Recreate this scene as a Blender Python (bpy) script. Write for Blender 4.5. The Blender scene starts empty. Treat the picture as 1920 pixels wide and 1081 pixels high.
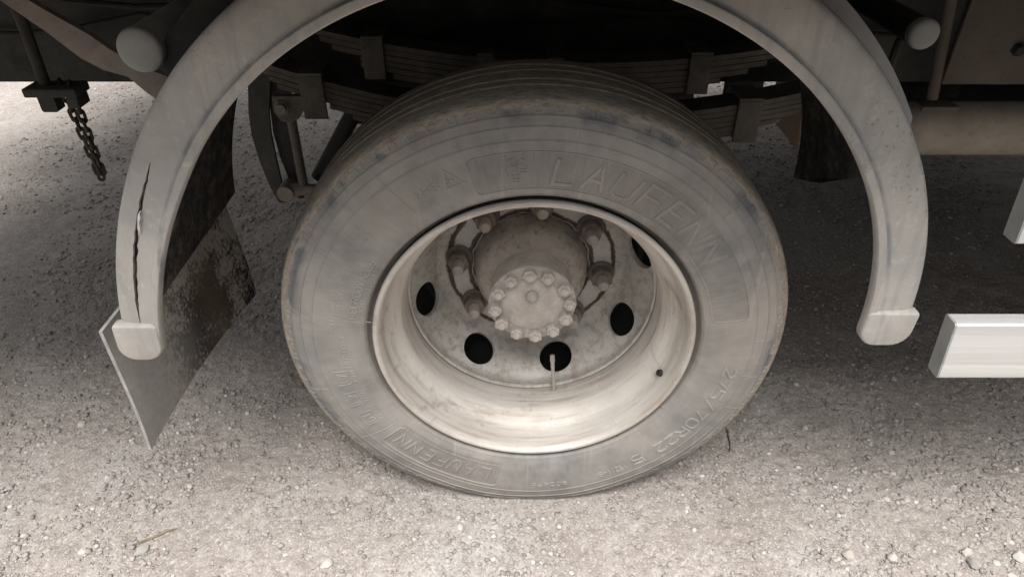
import bpy, bmesh, math, random
import numpy as np
from mathutils import Vector, Matrix, noise

random.seed(7)
rng = np.random.default_rng(11)
scene = bpy.context.scene
col = scene.collection
R = math.radians

# ------------------------------------------------------------------ camera
cam_d = bpy.data.cameras.new('camera')
cam = bpy.data.objects.new('camera', cam_d)
col.objects.link(cam)
cam.location = (-0.0406, -0.986, 1.28)
cam.rotation_euler = (R(90 - 35.45), 0, 0)
cam_d.sensor_width = 36.0
cam_d.lens = 36.0 * 1294.0 / 1920.0
cam_d.clip_start = 0.02
cam_d.clip_end = 2000
scene.camera = cam

# ------------------------------------------------------------------ sky and sun
SUN_EL, SUN_AZ = 69.0, 182.0          # azimuth clockwise from +Y; the light comes from behind the camera
w = bpy.data.worlds.new('World')
scene.world = w
w.use_nodes = True
wn = w.node_tree.nodes
wl = w.node_tree.links
wn.clear()
sky = wn.new('ShaderNodeTexSky')
sky.sky_type = 'NISHITA'
sky.sun_disc = False
sky.sun_elevation = R(SUN_EL)
sky.sun_rotation = R(SUN_AZ)
sky.air_density = 1.0
sky.dust_density = 4.0
sky.ozone_density = 1.0
hs = wn.new('ShaderNodeHueSaturation')
hs.inputs['Saturation'].default_value = 0.08      # a clouded-over sky is nearly grey
bg = wn.new('ShaderNodeBackground')
bg.inputs['Strength'].default_value = 0.05
wo = wn.new('ShaderNodeOutputWorld')
wl.new(sky.outputs[0], hs.inputs['Color'])
wl.new(hs.outputs[0], bg.inputs['Color'])
wl.new(bg.outputs[0], wo.inputs['Surface'])

sun_d = bpy.data.lights.new('sun', 'SUN')
sun_d.energy = 1.5
sun_d.angle = R(36)
sun_d.color = (1.0, 0.975, 0.95)
sun = bpy.data.objects.new('sun', sun_d)
col.objects.link(sun)
sun_dir = Vector((math.sin(R(SUN_AZ)) * math.cos(R(SUN_EL)), math.cos(R(SUN_AZ)) * math.cos(R(SUN_EL)), math.sin(R(SUN_EL))))
sun.rotation_euler = sun_dir.to_track_quat('Z', 'Y').to_euler()
sun.location = (0, -3, 4)

vs = scene.view_settings
vs.view_transform = 'Standard'
vs.look = 'None'
vs.gamma = 1.0
vs.use_curve_mapping = False
vs.exposure = 2.0


# ------------------------------------------------------------------ material helpers
class NT:
    def __init__(self, name):
        self.m = bpy.data.materials.new(name)
        self.m.use_nodes = True
        self.t = self.m.node_tree
        self.n, self.l = self.t.nodes, self.t.links
        self.b = self.n['Principled BSDF']
        tc = self.n.new('ShaderNodeTexCoord')
        self.obj = tc.outputs['Object']
        geo = self.n.new('ShaderNodeNewGeometry')
        self.island = geo.outputs['Random Per Island']
        self.pos = geo.outputs['Position']

    def link(self, a, b):
        self.l.new(a, b)

    def mapping(self, vec, scale=(1, 1, 1), rot=(0, 0, 0)):
        mp = self.n.new('ShaderNodeMapping')
        mp.inputs['Scale'].default_value = scale
        mp.inputs['Rotation'].default_value = rot
        self.link(vec, mp.inputs['Vector'])
        return mp.outputs[0]

    def noise(self, scale, detail=4, rough=0.6, vec=None, dist=0.0):
        nd = self.n.new('ShaderNodeTexNoise')
        nd.inputs['Scale'].default_value = scale
        nd.inputs['Detail'].default_value = detail
        nd.inputs['Roughness'].default_value = rough
        nd.inputs['Distortion'].default_value = dist
        self.link(vec or self.obj, nd.inputs['Vector'])
        return nd.outputs['Fac']

    def voronoi(self, scale, vec=None, feature='F1', out='Distance'):
        nd = self.n.new('ShaderNodeTexVoronoi')
        nd.feature = feature
        nd.inputs['Scale'].default_value = scale
        self.link(vec or self.obj, nd.inputs['Vector'])
        return nd.outputs[out]

    def ramp(self, fac, stops):
        nd = self.n.new('ShaderNodeValToRGB')
        e = nd.color_ramp.elements
        while len(e) < len(stops):
            e.new(0.5)
        for el, (p, c) in zip(e, stops):
            el.position = p
            el.color = (c, c, c, 1) if isinstance(c, (int, float)) else (*c, 1)
        self.link(fac, nd.inputs['Fac'])
        return nd.outputs['Color']

    def mix(self, fac, a, b, mode='MIX'):
        nd = self.n.new('ShaderNodeMix')
        nd.data_type = 'RGBA'
        nd.blend_type = mode
        nd.clamp_factor = True
        for sock, v in ((nd.inputs['Factor'], fac), (nd.inputs['A'], a), (nd.inputs['B'], b)):
            pass
        fs = nd.inputs[0]
        As = nd.inputs[6]
        Bs = nd.inputs[7]
        for s, v in ((fs, fac), (As, a), (Bs, b)):
            if isinstance(v, (int, float)):
                s.default_value = v
            elif isinstance(v, tuple):
                s.default_value = (*v, 1)
            else:
                self.link(v, s)
        return nd.outputs[2]

    def math(self, op, a, b=0.0, c=None):
        nd = self.n.new('ShaderNodeMath')
        nd.operation = op
        for i, v in enumerate((a, b, c)):
            if v is None:
                continue
            if isinstance(v, (int, float)):
                nd.inputs[i].default_value = v
            else:
                self.link(v, nd.inputs[i])
        return nd.outputs[0]

    def sep(self, vec=None):
        nd = self.n.new('ShaderNodeSeparateXYZ')
        self.link(vec or self.obj, nd.inputs[0])
        return nd.outputs

    def comb(self, x, y, z):
        nd = self.n.new('ShaderNodeCombineXYZ')
        for i, v in enumerate((x, y, z)):
            if isinstance(v, (int, float)):
                nd.inputs[i].default_value = v
            else:
                self.link(v, nd.inputs[i])
        return nd.outputs[0]

    def bump(self, h, strength=0.3, dist=0.002, prev=None):
        nd = self.n.new('ShaderNodeBump')
        nd.inputs['Strength'].default_value = strength
        nd.inputs['Distance'].default_value = dist
        self.link(h, nd.inputs['Height'])
        if prev is not None:
            self.link(prev, nd.inputs['Normal'])
        return nd.outputs[0]

    def fin(self, colr, rough=0.8, metal=0.0, normal=None, spec=None):
        for key, v in (('Base Color', colr), ('Roughness', rough), ('Metallic', metal)):
            s = self.b.inputs[key]
            if isinstance(v, (int, float)):
                s.default_value = v
            elif isinstance(v, tuple):
                s.default_value = (*v, 1)
            else:
                self.link(v, s)
        if normal is not None:
            self.link(normal, self.b.inputs['Normal'])
        if spec is not None:
            self.b.inputs['Specular IOR Level'].default_value = spec
        return self.m

    def polar(self):
        """angle (turns) and radius around the local Y axis"""
        x, y, z = self.sep()
        r = self.math('SQRT', self.math('ADD', self.math('MULTIPLY', x, x), self.math('MULTIPLY', z, z)))
        a = self.math('DIVIDE', self.math('ARCTAN2', x, z), 2 * math.pi)
        self.cx, self.cz = self.math('DIVIDE', x, r), self.math('DIVIDE', z, r)
        self.pr, self.py = r, y
        return a, r, y

    def around(self, turns, sr, sy=0.0):
        """seamless coordinates: `turns` cells round the axle, sr per metre of radius, sy per metre along it"""
        k = turns / (2 * math.pi)
        h = self.math('ADD', self.math('MULTIPLY', self.pr, sr), self.math('MULTIPLY', self.py, sy))
        return self.comb(self.math('MULTIPLY', self.cx, k), self.math('MULTIPLY', self.cz, k), h)


M = {}


def mat_rubber(name, base=(0.17, 0.165, 0.158), dust=(0.31, 0.292, 0.27), lift=0.0):
    q = NT(name)
    a, r, y = q.polar()
    scr = q.noise(1.0, 3, 0.6, vec=q.around(260.0, 16.0))
    big = q.noise(7.0, 5, 0.62)
    c = q.mix(q.ramp(big, [(0.34, 0.0), (0.64, 1.0)]), base, dust)
    blot = q.noise(19.0, 5, 0.7, dist=0.6)
    c = q.mix(q.ramp(blot, [(0.52, 0.0), (0.72, 0.28)]), c, (0.36, 0.335, 0.305))
    c = q.mix(q.ramp(blot, [(0.28, 0.25), (0.42, 0.0)]), c, (0.15, 0.15, 0.15))
    fine = q.noise(55.0, 4, 0.7)
    c = q.mix(q.ramp(fine, [(0.35, 0.0), (0.75, 0.35)]), c, (0.36, 0.34, 0.32))
    c = q.mix(q.ramp(scr, [(0.35, 0.10), (0.65, 0.0)]), c, (0.12, 0.115, 0.11))
    scuff = q.noise(1.0, 4, 0.7, vec=q.around(26.0, 420.0))
    c = q.mix(q.math('MULTIPLY', q.ramp(scuff, [(0.60, 0.0), (0.70, 0.7)]), q.ramp(q.noise(3.5, 3, 0.6), [(0.42, 0.0), (0.6, 1.0)])), c, (0.46, 0.435, 0.405))
    warm = q.noise(4.0, 4, 0.6)
    c = q.mix(q.ramp(warm, [(0.45, 0.0), (0.68, 0.5)]), c, (0.33, 0.295, 0.255))
    # pale dried run marks that go straight down the sidewall
    x, yy, z = q.sep()
    runs = q.noise(1.0, 2, 0.5, vec=q.comb(q.math('MULTIPLY', x, 48.0), 0.0, q.math('MULTIPLY', z, 2.0)))
    c = q.mix(q.ramp(runs, [(0.66, 0.0), (0.74, 0.35)]), c, (0.42, 0.39, 0.35))
    # grime on the shoulder: brown mud beyond the sidewall
    sh = q.math('ADD', r, q.math('MULTIPLY', q.math('SUBTRACT', q.noise(1.0, 5, 0.7, vec=q.around(90.0, 60.0, 30.0)), 0.5), 0.013))
    sh = q.math('ADD', sh, q.math('MULTIPLY', q.math('SUBTRACT', q.noise(4.0, 2, 0.5), 0.5), 0.012))
    mud = q.ramp(q.math('MULTIPLY', q.math('SUBTRACT', sh, 0.440), 20.0), [(0.24, 0.0), (0.34, 1.0)])
    mn = q.noise(1.0, 6, 0.75, vec=q.around(150.0, 120.0, 120.0))
    mudc = q.ramp(mn, [(0.26, (0.09, 0.076, 0.062)), (0.42, (0.24, 0.205, 0.17)), (0.66, (0.40, 0.35, 0.295))])
    c = q.mix(mud, c, mudc)
    # blue-black bare rubber patches just below the shoulder
    pt = q.math('MULTIPLY', q.ramp(q.noise(13.0, 3, 0.6), [(0.52, 0.0), (0.62, 0.7)]),
                q.ramp(q.math('MULTIPLY', q.math('SUBTRACT', r, 0.42), 20.0), [(0.1, 0.0), (0.5, 1.0)]))
    pt = q.math('MULTIPLY', pt, q.math('SUBTRACT', 1.0, mud))
    c = q.mix(pt, c, (0.11, 0.12, 0.13))
    # the brand panels are moulded with fine radial lines and hold less dust
    pa = q.ramp(q.math('MULTIPLY', q.math('ABSOLUTE', q.math('SUBTRACT', a, 31.5 / 360)), 2.0), [(0.266, 1.0), (0.270, 0.0)])
    pb = q.ramp(q.math('MULTIPLY', q.math('ABSOLUTE', q.math('ADD', a, 148.75 / 360)), 2.0), [(0.110, 1.0), (0.1135, 0.0)])
    pr = q.ramp(q.math('MULTIPLY', q.math('ABSOLUTE', q.math('SUBTRACT', r, 0.359)), 20.0), [(0.60, 1.0), (0.64, 0.0)])
    pan = q.math('MULTIPLY', q.math('MAXIMUM', pa, pb), pr)
    lines = q.noise(1.0, 3, 0.7, vec=q.around(900.0, 22.0))
    c = q.mix(q.math('MULTIPLY', pan, q.ramp(lines, [(0.3, 0.42), (0.7, 0.12)])), c, (0.115, 0.105, 0.098))
    h = q.math('ADD', q.math('MULTIPLY', fine, 0.5), q.math('MULTIPLY', scr, 0.5))
    nb = q.bump(h, 0.25, 0.0015)
    nb = q.bump(q.math('MULTIPLY', mn, mud), 0.7, 0.0035, nb)
    return q.fin(c, 0.78, 0.0, nb, 0.3)


M['rubber'] = mat_rubber('tyre_rubber')
M['letter'] = mat_rubber('raised_rubber', (0.235, 0.228, 0.218), (0.38, 0.362, 0.34))
M['letter_dark'] = mat_rubber('striated_rubber', (0.15, 0.146, 0.14), (0.255, 0.243, 0.228))


def mat_rim():
    q = NT('rim_steel')
    a, r, y = q.polar()
    rings = q.noise(1.0, 3, 0.6, vec=q.around(7.0, 150.0, 110.0))
    big = q.noise(6.0, 5, 0.6)
    c = q.mix(q.ramp(big, [(0.3, 0.0), (0.7, 1.0)]), (0.60, 0.565, 0.52), (0.47, 0.43, 0.385))
    c = q.mix(q.ramp(rings, [(0.42, 0.0), (0.75, 0.55)]), c, (0.70, 0.675, 0.64))
    st = q.noise(1.0, 5, 0.7, vec=q.around(7.0, 20.0, 75.0))
    c = q.mix(q.ramp(st, [(0.48, 0.0), (0.68, 0.65)]), c, (0.29, 0.22, 0.165))
    fl = q.noise(1.0, 6, 0.8, vec=q.around(40.0, 260.0, 240.0))
    c = q.mix(q.ramp(fl, [(0.56, 0.0), (0.68, 0.40)]), c, (0.74, 0.715, 0.675))
    c = q.mix(q.ramp(fl, [(0.30, 0.35), (0.42, 0.0)]), c, (0.27, 0.225, 0.185))
    sp = q.noise(85.0, 4, 0.7)
    c = q.mix(q.ramp(sp, [(0.66, 0.0), (0.74, 0.7)]), c, (0.14, 0.10, 0.075))
    dark = q.ramp(q.noise(9.0, 4, 0.7, dist=0.4), [(0.60, 0.0), (0.68, 0.55)])
    c = q.mix(dark, c, (0.25, 0.215, 0.18))
    rg = q.ramp(q.math('ADD', q.math('MULTIPLY', big, 0.5), q.math('MULTIPLY', rings, 0.5)), [(0.3, 0.44), (0.7, 0.70)])
    nb = q.bump(q.math('ADD', q.math('MULTIPLY', rings, 0.6), q.math('MULTIPLY', sp, 0.5)), 0.25, 0.001)
    return q.fin(c, rg, 0.28, nb)


M['rim'] = mat_rim()


def mat_disc():
    q = NT('wheel_disc_paint')
    a, r, y = q.polar()
    big = q.noise(9.0, 5, 0.62)
    c = q.mix(q.ramp(big, [(0.3, 0.0), (0.7, 1.0)]), (0.36, 0.345, 0.32), (0.50, 0.475, 0.44))
    sp = q.noise(60.0, 5, 0.7)
    c = q.mix(q.ramp(sp, [(0.48, 0.0), (0.64, 0.6)]), c, (0.22, 0.175, 0.135))
    c = q.mix(q.ramp(q.noise(140.0, 4, 0.7), [(0.60, 0.0), (0.68, 0.5)]), c, (0.64, 0.62, 0.59))
    drip = q.noise(1.0, 4, 0.7, vec=q.around(46.0, 14.0))
    c = q.mix(q.ramp(drip, [(0.55, 0.0), (0.72, 0.55)]), c, (0.27, 0.215, 0.165))
    # rust lines where the mounting ring meets disc and hub
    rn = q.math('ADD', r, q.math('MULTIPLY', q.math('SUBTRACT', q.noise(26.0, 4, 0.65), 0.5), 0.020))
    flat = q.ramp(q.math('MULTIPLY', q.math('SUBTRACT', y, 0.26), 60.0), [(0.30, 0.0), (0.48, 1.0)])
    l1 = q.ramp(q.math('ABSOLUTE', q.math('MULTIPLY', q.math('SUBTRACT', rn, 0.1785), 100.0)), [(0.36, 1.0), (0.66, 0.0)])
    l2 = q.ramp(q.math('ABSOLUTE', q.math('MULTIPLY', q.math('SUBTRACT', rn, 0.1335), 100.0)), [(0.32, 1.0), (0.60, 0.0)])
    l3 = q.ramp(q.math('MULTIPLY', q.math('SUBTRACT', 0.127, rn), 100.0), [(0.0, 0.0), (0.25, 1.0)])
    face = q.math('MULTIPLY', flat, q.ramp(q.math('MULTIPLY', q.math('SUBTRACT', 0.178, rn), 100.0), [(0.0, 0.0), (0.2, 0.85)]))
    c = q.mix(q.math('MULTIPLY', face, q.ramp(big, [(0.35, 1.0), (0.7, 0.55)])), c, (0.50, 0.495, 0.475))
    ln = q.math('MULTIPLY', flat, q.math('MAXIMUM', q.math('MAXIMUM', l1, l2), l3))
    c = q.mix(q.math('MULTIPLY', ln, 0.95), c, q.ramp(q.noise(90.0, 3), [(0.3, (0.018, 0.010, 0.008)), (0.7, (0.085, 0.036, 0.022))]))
    nb = q.bump(sp, 0.25, 0.001)
    nb = q.bump(ln, 0.8, 0.0015, nb)
    return q.fin(c, 0.55, 0.1, nb)


M['disc'] = mat_disc()


def mat_simple(name, c1, c2, scale=18.0, rough=0.8, metal=0.0, spot=None, spot_amt=0.6, bump=0.3, bdist=0.0015, fine=70.0, spec=0.4):
    q = NT(name)
    n1 = q.noise(scale, 5, 0.65)
    n2 = q.noise(fine, 4, 0.7)
    c = q.mix(q.ramp(n1, [(0.3, 0.0), (0.7, 1.0)]), c1, c2)
    if spot:
        c = q.mix(q.ramp(n2, [(0.52, 0.0), (0.7, spot_amt)]), c, spot)
    nb = q.bump(q.math('ADD', n1, n2), bump, bdist)
    return q.fin(c, rough, metal, nb, spec)


M['hub'] = mat_simple('dusty_hub', (0.36, 0.325, 0.29), (0.52, 0.48, 0.44), 24, 0.92, 0, (0.58, 0.54, 0.50), 0.5, 0.7, 0.003, 90, 0.2)
M['hub_back'] = mat_simple('dusty_hub_casting', (0.31, 0.277, 0.245), (0.46, 0.417, 0.375), 20, 0.92, 0, (0.13, 0.105, 0.085), 0.7, 0.7, 0.003, 60, 0.2)
M['nut'] = mat_simple('rusty_nut', (0.12, 0.095, 0.08), (0.29, 0.25, 0.22), 30, 0.85, 0.1, (0.13, 0.085, 0.06), 0.7, 0.5, 0.002, 110, 0.3)
M['stud'] = mat_simple('dusty_stud', (0.30, 0.27, 0.24), (0.44, 0.40, 0.36), 40, 0.85, 0.1, (0.18, 0.12, 0.09), 0.6, 0.5, 0.002, 150, 0.3)
M['black'] = mat_simple('black_steel', (0.010, 0.010, 0.010), (0.02, 0.02, 0.02), 15, 0.7)
M['chassis'] = mat_simple('dusty_black_chassis', (0.03, 0.030, 0.028), (0.062, 0.059, 0.053), 9, 0.85, 0, (0.10, 0.09, 0.078), 0.35, 0.3, 0.002, 45, 0.3)
M['chassis_brown'] = mat_simple('muddy_chassis_plate', (0.12, 0.10, 0.082), (0.19, 0.165, 0.14), 6, 0.9, 0, (0.10, 0.085, 0.07), 0.4, 0.3, 0.002, 40, 0.3)
M['spring'] = mat_simple('dusty_spring_steel', (0.08, 0.072, 0.063), (0.165, 0.147, 0.127), 11, 0.9, 0, (0.07, 0.06, 0.05), 0.5, 0.4, 0.002, 60, 0.3)
M['rust'] = mat_simple('rusty_dusty_strut', (0.19, 0.162, 0.14), (0.31, 0.275, 0.24), 10, 0.9, 0, (0.17, 0.115, 0.09), 0.5, 0.5, 0.003, 50, 0.2)
M['tank'] = mat_simple('tan_dust_tank', (0.33, 0.29, 0.24), (0.45, 0.40, 0.34), 7, 0.85, 0, (0.22, 0.19, 0.16), 0.4, 0.3, 0.002, 50, 0.3)
M['cap'] = mat_simple('grey_plastic_cap', (0.26, 0.258, 0.245), (0.33, 0.325, 0.305), 14, 0.7, 0, (0.35, 0.33, 0.30), 0.3, 0.15, 0.001, 60)
M['bed'] = mat_simple('bed_boards', (0.09, 0.085, 0.08), (0.15, 0.14, 0.13), 4, 0.85)
M['chain'] = mat_simple('dark_chain_steel', (0.03, 0.027, 0.024), (0.07, 0.06, 0.05), 40, 0.7, 0.4, (0.10, 0.07, 0.05), 0.5)
M['twig'] = mat_simple('dark_twig_bark', (0.035, 0.028, 0.022), (0.08, 0.06, 0.045), 60, 0.9)
M['stalk'] = mat_simple('dry_stalk', (0.12, 0.095, 0.06), (0.24, 0.19, 0.13), 50, 0.95)
M['redflap'] = mat_simple('reddish_muddy_flap', (0.22, 0.15, 0.115), (0.32, 0.225, 0.175), 8, 0.9)


def mat_fender():
    q = NT('fender_plastic')
    big = q.noise(6.0, 6, 0.65, dist=0.5)
    c = q.mix(q.ramp(big, [(0.32, 0.0), (0.66, 1.0)]), (0.30, 0.290, 0.275), (0.43, 0.400, 0.365))
    x, y, z = q.sep()
    run = q.noise(1.0, 4, 0.65, vec=q.comb(q.math('MULTIPLY', x, 46.0), q.math('MULTIPLY', y, 20.0), q.math('MULTIPLY', z, 5.0)))
    c = q.mix(q.ramp(run, [(0.50, 0.0), (0.70, 0.45)]), c, (0.225, 0.215, 0.20))
    scr = q.noise(1.0, 5, 0.75, vec=q.comb(q.math('MULTIPLY', x, 22.0), 0.0, q.math('MULTIPLY', z, 170.0)))
    c = q.mix(q.ramp(scr, [(0.66, 0.0), (0.72, 0.6)]), c, (0.14, 0.13, 0.12))
    sp = q.noise(46.0, 7, 0.78)
    c = q.mix(q.ramp(sp, [(0.55, 0.0), (0.68, 0.5)]), c, (0.50, 0.485, 0.46))
    peck = q.math('MULTIPLY', q.ramp(q.noise(150.0, 4, 0.7), [(0.58, 0.0), (0.66, 0.8)]), q.ramp(q.noise(4.5, 2, 0.5), [(0.50, 0.0), (0.62, 1.0)]))
    c = q.mix(peck, c, (0.12, 0.11, 0.10))
    # broken bluish dark line in the groove behind the lip
    rf = q.math('SQRT', q.math('ADD', q.math('POWER', q.math('ADD', x, 0.021), 2.0), q.math('POWER', q.math('SUBTRACT', z, 0.557), 2.0)))
    gr = q.ramp(q.math('ABSOLUTE', q.math('MULTIPLY', q.math('SUBTRACT', rf, 0.5685), 100.0)), [(0.15, 0.75), (0.50, 0.0)])
    c = q.mix(q.math('MULTIPLY', gr, q.ramp(q.noise(20.0, 3), [(0.35, 0.2), (0.6, 1.0)])), c, (0.15, 0.165, 0.175))
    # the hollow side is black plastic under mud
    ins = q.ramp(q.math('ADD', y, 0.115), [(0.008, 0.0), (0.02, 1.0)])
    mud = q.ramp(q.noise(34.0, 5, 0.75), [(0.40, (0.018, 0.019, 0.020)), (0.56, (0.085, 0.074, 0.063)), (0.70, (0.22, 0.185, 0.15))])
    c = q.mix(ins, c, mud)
    nb = q.bump(q.math('ADD', sp, scr), 0.2, 0.0012)
    return q.fin(c, 0.62, 0.0, nb, 0.4)


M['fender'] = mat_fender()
M['foot'] = mat_simple('fender_end_plastic', (0.31, 0.32, 0.318), (0.42, 0.41, 0.39), 12, 0.62, 0, (0.50, 0.485, 0.465), 0.4, 0.2, 0.0012, 46)


def mat_flap():
    q = NT('mud_flap_rubber')
    x, y, z = q.sep()
    vec = q.mapping(q.obj, (1, 1, 0.75))
    n = q.noise(120.0, 7, 0.78, vec=vec)
    big = q.noise(7.0, 4, 0.6)
    thr = q.math('ADD', n, q.math('MULTIPLY', q.math('SUBTRACT', big, 0.5), 0.9))
    c = q.ramp(thr, [(0.42, (0.018, 0.019, 0.020)), (0.51, (0.12, 0.108, 0.095)), (0.58, (0.42, 0.38, 0.335))])
    near = q.ramp(q.math('ADD', q.math('ADD', y, 0.10), q.math('MULTIPLY', q.math('SUBTRACT', big, 0.5), 0.18)), [(0.10, 1.0), (0.26, 0.0)])
    film = q.mix(q.noise(30.0, 5, 0.7), (0.27, 0.262, 0.25), (0.48, 0.46, 0.435))
    c = q.mix(q.math('MULTIPLY', near, 0.9), c, film)
    brown = q.ramp(q.math('ABSOLUTE', q.math('SUBTRACT', y, 0.23)), [(0.02, 0.45), (0.09, 0.0)])
    c = q.mix(brown, c, (0.22, 0.17, 0.125))
    return q.fin(c, 0.85, 0.0, q.bump(n, 0.3, 0.0015), 0.3)


M['flap'] = mat_flap()
M['flap_edge'] = mat_simple('flap_cut_edge', (0.25, 0.237, 0.222), (0.42, 0.40, 0.375), 35, 0.85)


def mat_alu():
    q = NT('brushed_aluminium')
    br = q.noise(1.0, 3, 0.6, vec=q.mapping(q.obj, (3, 220, 220)))
    bl = q.noise(14.0, 4, 0.6)
    c = q.mix(q.ramp(br, [(0.3, 0.0), (0.7, 1.0)]), (0.70, 0.695, 0.685), (0.60, 0.592, 0.578))
    c = q.mix(q.ramp(bl, [(0.62, 0.0), (0.70, 0.35)]), c, (0.62, 0.58, 0.53))
    return q.fin(c, 0.42, 0.35, q.bump(br, 0.1, 0.0006))


M['alu'] = mat_alu()
M['alu_dull'] = mat_simple('dull_aluminium', (0.30, 0.31, 0.305), (0.42, 0.43, 0.42), 14, 0.55, 0.3)


def mat_ground():
    q = NT('gravel_dirt')
    p = q.pos
    big = q.noise(1.6, 5, 0.6, vec=p)
    mid = q.noise(11.0, 5, 0.65, vec=p)
    c = q.mix(q.ramp(big, [(0.3, 0.0), (0.7, 1.0)]), (0.258, 0.224, 0.203), (0.355, 0.325, 0.303))
    c = q.mix(q.ramp(mid, [(0.3, 0.0), (0.75, 0.7)]), c, (0.38, 0.345, 0.312))
    patch = q.noise(3.2, 4, 0.6, vec=p, dist=0.5)
    c = q.mix(q.ramp(patch, [(0.45, 0.0), (0.65, 0.55)]), c, (0.235, 0.20, 0.175))
    c = q.mix(q.ramp(q.noise(2.1, 3, 0.6, vec=q.mapping(p, (1, 1, 1), (0, 0, 1.0))), [(0.52, 0.0), (0.68, 0.7)]), c, (0.40, 0.385, 0.365))
    mott = q.noise(34.0, 7, 0.78, vec=p)
    c = q.mix(q.ramp(mott, [(0.30, 0.65), (0.50, 0.0)]), c, (0.15, 0.125, 0.108))
    c = q.mix(q.ramp(mott, [(0.54, 0.0), (0.72, 0.6)]), c, (0.43, 0.402, 0.376))
    g1 = q.voronoi(240.0, p, out='Color')
    g1s = q.n.new('ShaderNodeSeparateColor')
    q.link(g1, g1s.inputs[0])
    d1 = q.voronoi(240.0, p)
    d2 = q.voronoi(110.0, p)
    g2 = q.voronoi(110.0, p, out='Color')
    g2s = q.n.new('ShaderNodeSeparateColor')
    q.link(g2, g2s.inputs[0])
    stone = q.math('MULTIPLY', q.ramp(g2s.outputs[0], [(0.82, 0.0), (0.86, 1.0)]), q.ramp(d2, [(0.28, 1.0), (0.42, 0.0)]))
    c = q.mix(q.ramp(g1s.outputs[0], [(0.0, 0.42), (0.45, 0.0)]), c, (0.16, 0.138, 0.12))
    c = q.mix(q.ramp(g1s.outputs[1], [(0.74, 0.0), (0.97, 0.6)]), c, (0.47, 0.445, 0.415))
    c = q.mix(q.math('MULTIPLY', stone, 0.35), c, q.mix(g2s.outputs[1], (0.28, 0.258, 0.235), (0.42, 0.395, 0.367)))
    h = q.math('ADD', q.math('MULTIPLY', q.math('SUBTRACT', 1.0, d1), 0.5), q.math('MULTIPLY', stone, 0.8))
    h = q.math('ADD', h, q.math('MULTIPLY', q.noise(420.0, 3, 0.7, vec=p), 0.6))
    nb = q.bump(mid, 0.6, 0.012)
    nb = q.bump(h, 0.8, 0.003, nb)
    return q.fin(c, 0.95, 0.0, nb, 0.2)


M['ground'] = mat_ground()


def mat_pebble(name):
    q = NT(name)
    c = q.ramp(q.island, [(0.0, (0.20, 0.178, 0.163)), (0.3, (0.27, 0.245, 0.226)), (0.75, (0.345, 0.32, 0.30)), (0.94, (0.42, 0.395, 0.372)), (1.0, (0.58, 0.555, 0.525))])
    c = q.mix(q.ramp(q.noise(120.0, 3, 0.6, vec=q.pos), [(0.4, 0.0), (0.7, 0.35)]), c, (0.36, 0.335, 0.305))
    return q.fin(c, 0.92, 0.0, q.bump(q.noise(260.0, 3, 0.6, vec=q.pos), 0.3, 0.001), 0.25)


M['pebble'] = mat_pebble('gravel_stone')


def mat_stone(name, a, b):
    q = NT(name)
    c = q.mix(q.noise(60.0, 4, 0.65), a, b)
    return q.fin(c, 0.92, 0.0, q.bump(q.noise(120.0, 4, 0.65), 0.4, 0.002), 0.25)


M['stone_pale'] = mat_stone('pale_stone', (0.36, 0.335, 0.305), (0.48, 0.45, 0.415))
M['stone_grey'] = mat_stone('grey_stone', (0.22, 0.21, 0.198), (0.36, 0.34, 0.318))
M['stone_tan'] = mat_stone('tan_stone', (0.31, 0.278, 0.242), (0.42, 0.38, 0.335))


# ------------------------------------------------------------------ geometry helpers
def empty(name, loc, parent=None):
    o = bpy.data.objects.new(name, None)
    o.empty_display_size = 0.1
    col.objects.link(o)
    o.location = loc
    if parent:
        o.parent = parent
    return o


def mesh(name, verts, faces, smooth=True, angle=35):
    me = bpy.data.meshes.new(name)
    me.from_pydata([tuple(v) for v in verts], [], faces)
    bm = bmesh.new()
    bm.from_mesh(me)
    bmesh.ops.remove_doubles(bm, verts=bm.verts, dist=1e-6)
    bmesh.ops.recalc_face_normals(bm, faces=bm.faces)
    if smooth:
        for f in bm.faces:
            f.smooth = True
        for e in bm.edges:
            if len(e.link_faces) == 2 and e.calc_face_angle(0) > R(angle):
                e.smooth = False
    bm.to_mesh(me)
    bm.free()
    return me


def add(name, me, mt, parent=None, loc=None):
    """links a mesh; the mesh is in its parent's local space (a wheel) or, for the truck, in world space"""
    o = bpy.data.objects.new(name, me)
    if not me.materials:
        me.materials.append(M[mt] if isinstance(mt, str) else mt)
    col.objects.link(o)
    if parent:
        o.parent = parent
    if loc is not None:
        o.location = loc
    return o


def tag(o, label=None, cat=None, group=None, kind=None):
    for k, v in (('label', label), ('category', cat), ('group', group), ('kind', kind)):
        if v:
            o[k] = v
    return o


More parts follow.
